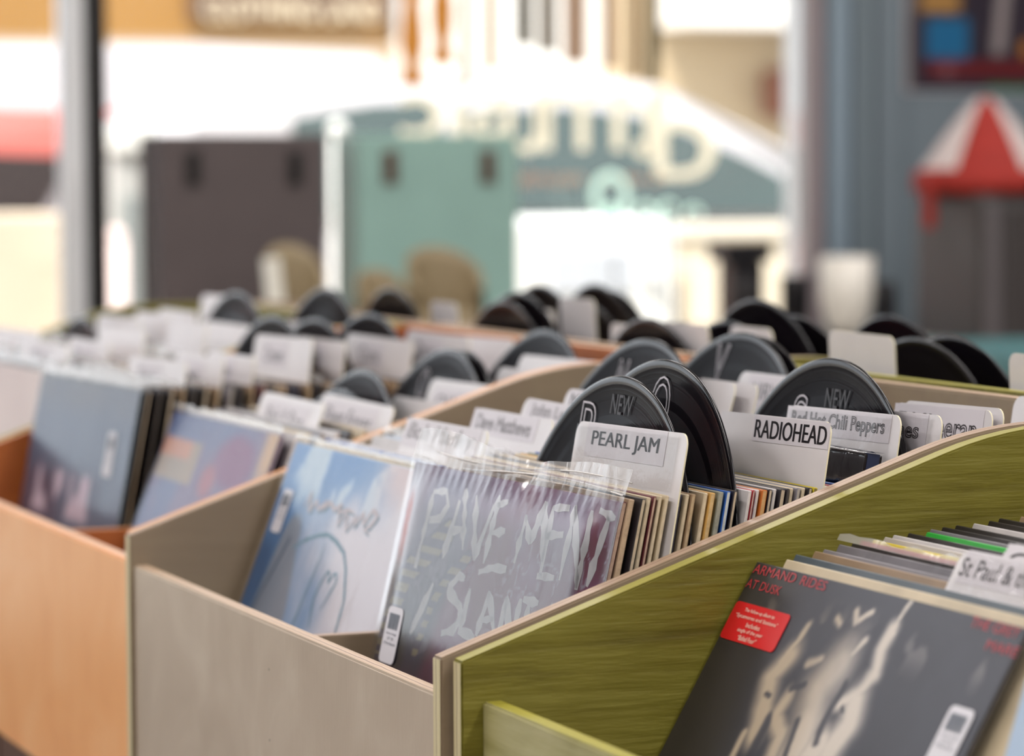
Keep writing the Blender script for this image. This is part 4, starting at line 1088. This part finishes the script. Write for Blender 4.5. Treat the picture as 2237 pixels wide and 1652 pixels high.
def poster_art():
    E = empty('poster', (WX + .004, 3.385, 1.365)); tag(E, 'dark poster with a blue block and red strip, high on the blue-grey wall', 'poster')
    w, h = .42, .42
    def fn(u, v):
        n = fbm(u * 6, v * 6, 200); c = mixc(hexc('2a2230'), hexc('3a2e38'), n)
        if True:
            c = mixc(c, hexc('1f6a98'), sstep(.17, .12, abs(u - .27)) * sstep(.14, .11, abs(v - .30)))
            c = mixc(c, hexc('b98a4a'), sstep(.16, .11, abs(u - .22)) * sstep(.44, .48, v) * sstep(.60, .55, v))
            c = mixc(c, hexc('9a8f8e'), sstep(.06, .03, abs(u - .62 - .1 * (v - .3))) * sstep(.18, .24, v))
            c = mixc(c, hexc('c07a2a'), sstep(.05, .03, math.hypot(u - .80, (v - .25) * .8)))
            c = mixc(c, hexc('6a1418'), sstep(.06, .04, abs(v - .13)) * sstep(.10, .16, u))
            c = mixc(c, hexc('a06a70'), sstep(.06, .03, math.hypot(u - .27, (v - .12) * 2)))
            c = mixc(c, hexc('206a38'), sstep(.04, .02, v) * sstep(.5, .55, u))
            c = mixc(c, hexc('8c8482'), sstep(.05, .02, u + .03 * (n - .5)) )
        return c
    me = art_mesh('poster_print', fn, 50, 50, 0, 0, 1, 1, S=w, mat=M_artm, z=.0022)
    Mx = Matrix(((0, 0, 1, 0), (1, 0, 0, 0), (0, 1, 0, 0), (0, 0, 0, 1)))
    mesh_obj('poster_print', me, Mx, E)
    mb = MB(); mb.box((0, -w / 2 - .004, -.004), (.002, w / 2 + .004, h + .004), M_paper); mb.obj('mount_sheet', None, E)
poster_art()

# teal counter at the right, near the back row
E = empty('teal_counter', (-2.35, 1.95, 0)); tag(E, 'low counter with a teal top at the right edge, beyond the back row', 'counter')
mb = MB(); mb.box((-.45, -.17, .855), (.55, .75, .893), plain('counter_teal', '2f6a6c', .4), .006); mb.obj('counter_top', None, E)
mb = MB(); mb.box((-.42, -.14, 0), (.52, .72, .8548), plain('counter_body', 'a89a84', .6), .004); mb.obj('counter_body', None, E)

# ------------------------------------------------------------------ lettering on the glass, hanging strips
def decal_mat(name, col, tr=0.6, emit=0.0):
    nt = NT(name); a = nt.n('ShaderNodeBsdfDiffuse'); b = nt.n('ShaderNodeBsdfTranslucent'); a.inputs[0].default_value = lin(col); b.inputs[0].default_value = lin(col)
    m = nt.n('ShaderNodeMixShader'); m.inputs[0].default_value = tr; nt.l(a.outputs[0], m.inputs[1]); nt.l(b.outputs[0], m.inputs[2]); nt.l(m.outputs[0], nt.out.inputs[0]); MATS[name] = nt.m
    return nt.m
M_dec = decal_mat('decal_cream', 'fbf2d8', .85); M_deco = decal_mat('decal_orange', 'e0a078', .6)
def on_glass(name, M, pieces, label, cat):
    mb = MB(); mb.fix = False
    for t, w, h, y, z, m in pieces: mb.add_text(t, w, h, y, z, 0, m, mirror=True)
    o = mb.obj(name, M); tag(o, label, cat); return o
GM = Matrix(((0, 0, 1, WX - .0385), (1, 0, 0, 0), (0, 1, 0, 0), (0, 0, 0, 1)))
on_glass('window_lettering', GM, [('d', .165, .215, 2.598, 1.257, M_dec), ('r', .085, .15, 2.475, 1.275, M_dec), ('.', .04, .04, 2.485, 1.222, M_dec), ('m', .215, .145, 2.330, 1.292, M_dec), ('u', .10, .145, 2.180, 1.285, M_dec),
                                  ('s', .08, .115, 2.085, 1.305, M_dec), ('i', .035, .13, 2.015, 1.315, M_dec), ('c', .11, .10, 1.925, 1.300, M_dec)], 'cream shop name letters on the window glass, read from the street', 'window lettering')
on_glass('window_small_lettering', GM, [('records', .16, .035, 2.250, 1.155, M_deco), ('& stereo', .17, .028, 2.45, 1.155, M_deco)], 'small orange words on the window glass under the big letters', 'window lettering')
M_neon = plain('neon_mint', 'd6f2e4', .4, emit=.75)
def ring(mb, y, z, ry, rz, w, a0=0, a1=360, m=None):
    n = 28; prev = None
    for i in range(n + 1):
        a = math.radians(a0 + (a1 - a0) * i / n); p = (0, y + ry * math.cos(a), z + rz * math.sin(a))
        if prev: mb.tube(prev, p, w, w, m, 8)
        prev = p
mb = MB(); ring(mb, 2.352, 1.110, .040, .050, .010, 20, 380, M_neon); ring(mb, 2.352, 1.062, .018, .022, .008, 0, 360, M_neon); ring(mb, 2.442, 1.068, .022, .022, .006, 0, 360, M_neon)
ring(mb, 2.50, 1.072, .020, .022, .006, 40, 330, M_neon); ring(mb, 2.565, 1.062, .020, .020, .006, 0, 180, M_neon)
o = mb.obj('neon_sign', (-5.22, 0, 0)); tag(o, 'mint glowing script sign low in the window, under the small orange words', 'neon sign')
mb = MB()
for y in (2.36, 2.50): mb.tube((0, y, 1.05), (0, y, .801), .003, .003, M_dark, 8)
mb.obj('sign_stand', (0, 0, 0), o)
STR = (('orange', 'ffae54', 1.853, .026, 1.365, 1), ('orange', 'ffae54', 1.926, .025, 1.415, 1), ('pale tan', 'd8bf90', 1.985, .012, 1.365, 0), ('yellowish tan', 'd8b878', 2.044, .014, 1.40, 0), ('grey-brown', '7a7464', 2.128, .022, 1.46, 0),
       ('dull brown', '8a7c68', 2.186, .022, 1.445, 0), ('pinkish tan', 'd8b69a', 2.255, .030, 1.42, 0), ('peach', 'd9b491', 2.345, .018, 1.41, 0), ('light brown', 'b0936e', 2.405, .018, 1.385, 0), ('olive brown', '6f6448', 2.452, .018, 1.375, 0))
for i, (cn, colr, y, w, zb, waist) in enumerate(STR):
    m = decal_mat('strip_%d' % i, colr, .95)
    E = empty('hanging_strip', (-5.20, y, 2.62)); tag(E, f'{cn} strip hanging in the top of the window, {ORD[i + 1]} along from the orange end', 'hanging strip', 'strips hanging in the shop window')
    mb = MB(); n = 26; L = 2.60 - zb; A = []; Bv = []
    for j in range(n + 1):
        z = -.02 - L * j / n; zz = 2.62 + z; ww = w
        if waist: ww = w * (1 + .35 * math.cos((zz - zb) * 2 * math.pi / .115))
        A.append((-ww, z)); Bv.append((ww, z))
    mb.fix = False
    for j in range(n): mb.poly([(0, A[j][0], A[j][1]), (0, A[j + 1][0], A[j + 1][1]), (0, Bv[j + 1][0], Bv[j + 1][1]), (0, Bv[j][0], Bv[j][1])], m)
    mb.obj('ribbon', None, E)
    mb = MB(); mb.tube((0, 0, -.022), (0, 0, 0), .0015, .0015, M_dark, 6); mb.obj('hook', None, E)
mb = MB(); mb.tube((-5.20, 1.70, 2.628), (-5.20, 2.79, 2.628), .008, .008, M_dark, 12)
o = mb.obj('hanging_rail'); tag(o, 'dark rail across the top of the window carrying the hanging strips', 'rail')
for y in (1.75, 2.74):
    mb = MB(); mb.tube((-5.20, y, 2.635), (-5.20, y, 3.0), .004, .004, M_dark, 8); mb.obj('rail_hanger', None, o)

# ------------------------------------------------------------------ the street outside
M_road = plain('asphalt', '8a8680', .9, vary=.08, scale=2); M_walk = plain('pavement', 'c8bca8', .9, vary=.06, scale=3)
struct('pavement', (-7.6, -14, -.12), (-5.42, 22, -.02), M_walk, label='pale pavement outside the shop')
struct('street', (-24, -14, -.22), (-7.6, 22, -.14), M_road, label='sunlit street outside the shop')
M_white = plain('car_white', 'c9c5c7', .25, coat=.6); M_carred = plain('car_red', 'cc6a60', .3, coat=.5); M_carglass = plain('car_glass', '3c4a48', .12, spec=.7); M_tyre = plain('tyre', '232021', .7); M_hub = plain('hub', 'b8b8ba', .35, metal=.6)  # the red is washed out: haze over the street is put into it
M_seat = plain('car_seat_teal', '5fa0ac', .6)
def car(label, x, y0, prof, glass, wheels, paint, width=1.7, zw=.31, glassm=None):
    """prof: side outline (y,z) from y0; the near flank is at x"""
    E = empty('parked_car', (x - width / 2, y0, -.14)); tag(E, label, 'car', 'cars parked across the street')
    mb = MB(); hw = width / 2
    n = len(prof); L = []; R = []; k = mb.mi(paint)
    def inset(z): return hw - max(0, (z - 1.0)) * .32
    A = [mb.bm.verts.new((inset(p[1]), p[0], p[1])) for p in prof]; B = [mb.bm.verts.new((-inset(p[1]), p[0], p[1])) for p in prof]
    mb.bm.faces.new(A).material_index = k; mb.bm.faces.new(B[::-1]).material_index = k
    for i in range(n):
        f = mb.bm.faces.new([A[i], B[i], B[(i + 1) % n], A[(i + 1) % n]]); f.material_index = k; f.smooth = True
    mb.obj('car_body', None, E)
    for g in glass:
        for sg in (1, -1):
            mb = MB(); P1 = [mb.bm.verts.new((sg * (inset(p[1]) + .006), p[0], p[1])) for p in g]; P2 = [mb.bm.verts.new((sg * (inset(p[1]) - .004), p[0], p[1])) for p in g]
            kk = mb.mi(glassm or M_carglass); mb.bm.faces.new(P1).material_index = kk; mb.bm.faces.new(P2[::-1]).material_index = kk
            for i in range(len(g)): mb.bm.faces.new([P1[i], P2[i], P2[(i + 1) % len(g)], P1[(i + 1) % len(g)]]).material_index = kk
            mb.obj('side_window', None, E)
    for wy in wheels:
        for sg in (1, -1):
            mb = MB(); mb.lathe([(0, -.1), (zw * .62, -.1), (zw * .95, -.1), (zw, -.07), (zw, .07), (zw * .95, .1), (zw * .64, .1), (zw * .62, .085), (0, .09)], M_tyre, 36, mats=[M_hub, M_tyre, M_tyre, M_tyre, M_tyre, M_tyre, M_hub, M_hub])
            mb.obj('wheel', Matrix.Translation((sg * (hw - .08), wy, zw)) @ Matrix.Rotation(sg * math.pi / 2, 4, 'Y'), E)
    return E
K = .14
car('white hatchback parked outside, its curved roofline behind the big window letters', -8.5, 2.0,
    [(0, .35), (0, .75), (.10, 1.10), (.35, 1.52), (.70, 1.62), (1.15, 1.65), (1.75, 1.655), (2.05, 1.61), (2.42, 1.43), (2.75, 1.24), (3.05, 1.08), (3.8, .98), (4.15, .82), (4.2, .4), (4.0, .22), (.2, .22)],
    [[(.62, 1.18), (.66, 1.50), (.95, 1.55), (1.20, 1.56), (1.20, 1.18)], [(1.28, 1.18), (1.28, 1.53), (1.72, 1.54), (2.0, 1.50), (2.34, 1.36), (2.72, 1.16)]], (.75, 3.35), M_white)
car('long white van standing across the street behind the nearer cars', -12.0, .3,
    [(0, .4), (0, 1.75), (.1, 1.88), (3.0, 1.90), (3.9, 1.86), (4.4, 1.30), (5.0, 1.12), (5.1, .5), (4.9, .28), (.2, .28)], [[(3.25, 1.30), (3.25, 1.62), (3.75, 1.60), (4.1, 1.30)]], (.9, 4.2), M_white, 1.9, .34)
car('red car partly hidden by the window mullion', -10.45, -1.53,
    [(0, .35), (0, .9), (.3, 1.15), (.9, 1.56), (3.6, 1.58), (4.25, 1.57), (4.36, 1.44), (4.40, 1.2), (4.42, .6), (4.3, .3), (4.1, .22), (.2, .22)], [[(.9, 1.10), (1.2, 1.42), (3.0, 1.42), (4.2, 1.38), (4.30, 1.10)]], (.8, 3.6), M_carred, 1.5, glassm=plain('car_glass_brown', '2e2625', .3, spec=.15))
E = empty('street_sign', (-10.33, 2.789, -.14)); tag(E, 'small blue street sign plate on a post past the end of the red car', 'street sign')
mb = MB(); mb.box((0, -.075, 1.49), (.012, .075, 1.605), plain('sign_blue', '2f4f8c', .4), .004); mb.obj('sign_plate', None, E)
mb = MB(); mb.tube((-.02, 0, 0), (-.02, 0, 1.60), .012, .012, M_hub, 12); mb.obj('sign_post', None, E)
# white cabinet, added glint post and grey cabinet standing on the pavement
E = empty('utility_cabinet', (-7.35, 0, -.02)); tag(E, 'white metal cabinet on the pavement with a recessed greyish panel', 'cabinet')
mb = MB(); mb.box((-.5, 2.955, .0), (0, 3.49, 1.05), plain('cab_white', 'f6f6f4', .4), .03, 3); mb.obj('cabinet_body', None, E)
mb = MB(); mb.box((.0005, 3.06, .82), (.012, 3.342, .951), plain('cab_panel', 'c8ccd4', .4), .006); mb.obj('cabinet_panel', None, E)
mb = MB(); mb.tube((.0005, 3.40, .85), (.03, 3.40, .85), .02, .02, M_hub, 14); mb.obj('cabinet_lock', None, E)
mb = MB(); mb.box((-7.58, 3.56, -.018), (-7.38, 4.6, .965), plain('cream_render', 'efe2cc', .8, vary=.04, scale=4), .01); mb.box((-7.60, 3.54, .9655), (-7.36, 4.62, 1.006), plain('cream_coping', 'f2e8d8', .8), .006)
o = mb.obj('garden_wall'); tag(o, 'low cream wall on the pavement behind the black speaker', 'wall')
E = empty('glint_post', (-6.9, 2.237, -.02)); tag(E, 'added slim white post standing in for the bright glint between the two cases', 'post')  # added in place of a sun glint along a case edge
mb = MB(); mb.tube((0, 0, 0), (0, 0, 1.30), .020, .020, plain('glint_white', 'fbfbf8', .4), 20); mb.obj('post_shaft', None, E)
mb = MB(); mb.lathe([(0, 1.3005), (.024, 1.3005), (.026, 1.32), (.014, 1.337), (0, 1.339)], plain('glint_white', 'fbfbf8', .4), 20); mb.obj('post_cap', None, E)
E = empty('meter_cabinet', (-6.9, 1.641, -.02)); tag(E, 'pale grey meter cabinet on the pavement beside the dark mullion', 'cabinet')
mb = MB(); mb.box((-.2, -.045, 0), (0, .067, 1.245), plain('meter_grey', 'c2c2c0', .5), .008); mb.obj('meter_body', None, E)
mb = MB(); mb.box((-.22, -.055, 1.2455), (.02, .070, 1.325), plain('meter_cap', 'f4f4f0', .5), .014, 3); mb.obj('meter_cap', None, E)
mb = MB(); mb.box((.0005, -.036, .3), (.006, .022, 1.13), plain('meter_door', '9aa0a0', .5), .003); mb.obj('meter_door', None, E)
mb = MB(); mb.tube((-6.6, 1.515, -.02), (-6.6, 1.515, .99), .030, .030, plain('bollard_pink', 'f2dcd8', .5), 24); mb.lathe([(.030, .99), (.027, 1.01), (.016, 1.028), (0, 1.032)], plain('bollard_pink', 'f2dcd8', .5), 24, c=(-6.6, 1.515, 0))
o = mb.obj('bollard'); tag(o, 'round-topped pale pink bollard right of the dark mullion', 'bollard')
mb = MB(); mb.box((-7.55, .2, -.018), (-7.1, 1.53, 1.06), plain('planter_wood', 'dfcfba', .8, vary=.06, scale=6), .01)
o = mb.obj('planter_box'); tag(o, 'large pale wooden planter box outside, left of the mullion', 'planter')
# facade across the street
B_ = empty('street_building', (-20.5, 10, -.2)); tag(B_, 'tan and ochre building front across the street', 'building')
def bpart(nm, lo, hi, m, bev=0.0, parent=B_):
    mb = MB(); mb.box(lo, hi, m, bev); return mb.obj(nm, Matrix.Translation((20.5, -10, .2)), parent)
bpart('lower_wall', (-21, 3.2, -.2), (-20, 20, 2.13), plain('facade_tan', 'b09a80', .9, vary=.05, scale=1))
bpart('upper_wall', (-21, 3.2, 2.1305), (-20, 20, 5.5), plain('facade_ochre', '9a7038', .9, vary=.05, scale=.6))
bpart('bay_wall', (-19.999, 8.6, -.2), (-19.9, 20, 5.5), plain('facade_sand', 'c8b393', .9, vary=.04, scale=1))
bpart('white_backing', (-19.999, 7.02, 1.2), (-19.95, 8.59, 5.5), plain('backing_white', 'e8e4de', .9))  # added white sheet in place of bright sky and car roof behind the strips
bpart('awning', (-19.89, 9.0, 2.24), (-19.2, 10.8, 2.55), plain('awning_white', 'f4f0ea', .8), .01)
bpart('wall_box', (-19.89, 9.85, 1.6), (-19.5, 10.3, 1.95), plain('crate_brown', '8a5a48', .8), .02)
sg = bpart('sign_board', (-19.995, 5.5, 2.26), (-19.93, 7.0, 2.80), plain('sign_brown', '5a4030', .7), .01)
sg['label'] = 'dark brown sign with cream letters'
mb = MB(); mb.fix = False; mb.add_text('CLOTHING LAND', 1.3, .16, 6.25, 2.345, 0, plain('sign_cream', 'f4e2c0', .7))
mb.obj('sign_lettering', Matrix(((0, 0, 1, -19.925), (1, 0, 0, 0), (0, 1, 0, 0), (0, 0, 0, 1))), sg)
# ------------------------------------------------------------------ light
W = bpy.data.worlds.new('world'); SC.world = W; W.use_nodes = True
bg = W.node_tree.nodes['Background']; bg.inputs[0].default_value = (0.88, 0.94, 1.0, 1); bg.inputs[1].default_value = 2.3
sun = bpy.data.lights.new('sun', 'SUN'); sun.energy = 8.0; sun.angle = math.radians(0.6); sun.color = (1, .95, .86)
so = bpy.data.objects.new('sun', sun); COL.objects.link(so); so.rotation_euler = Vector((-.38, .35, -.85)).to_track_quat('-Z', 'Y').to_euler()
def lamp(x, y, e, sx=1.2, sy=.3):
    E = empty('ceiling_light', (x, y, 2.999)); tag(E, f'fluorescent ceiling fixture above the shop floor at {"the bins" if x > -2.2 else "the window end"}', 'ceiling light', 'ceiling lights')
    mb = MB(); mb.box((-sx / 2 - .03, -sy / 2 - .03, -.05), (sx / 2 + .03, sy / 2 + .03, 0), M_ceil, .005); mb.obj('fixture_body', None, E)
    mb = MB(); mb.box((-sx / 2, -sy / 2, -.056), (sx / 2, sy / 2, -.0505), plain('lamp_diffuser', 'fff8ee', .5, emit=6)); mb.obj('diffuser', None, E)
    li = bpy.data.lights.new('ceiling_lamp', 'AREA'); li.shape = 'RECTANGLE'; li.size = sx; li.size_y = sy; li.energy = e; li.color = (1, .96, .96)
    lo = bpy.data.objects.new('ceiling_lamp', li); COL.objects.link(lo); lo.location = (x, y, 2.93); lo.parent = None
for x in (-3.6, -1.2, 1.2, 3.2):
    for y in (-3.6, -1.4, 1.0, 3.4): lamp(x, y, 21)

SC.view_settings.view_transform = 'Standard'; SC.view_settings.look = 'None'; SC.view_settings.gamma = 1; SC.view_settings.use_curve_mapping = False
SC.view_settings.exposure = 0.0
SC.cycles.max_bounces = 6; SC.cycles.diffuse_bounces = 3; SC.cycles.glossy_bounces = 2; SC.cycles.transmission_bounces = 3; SC.cycles.transparent_max_bounces = 20
SC.cycles.use_adaptive_sampling = True; SC.cycles.adaptive_threshold = 0.05
SC.cycles.caustics_reflective = False; SC.cycles.caustics_refractive = False; SC.cycles.use_denoising = True; SC.cycles.sample_clamp_indirect = 6
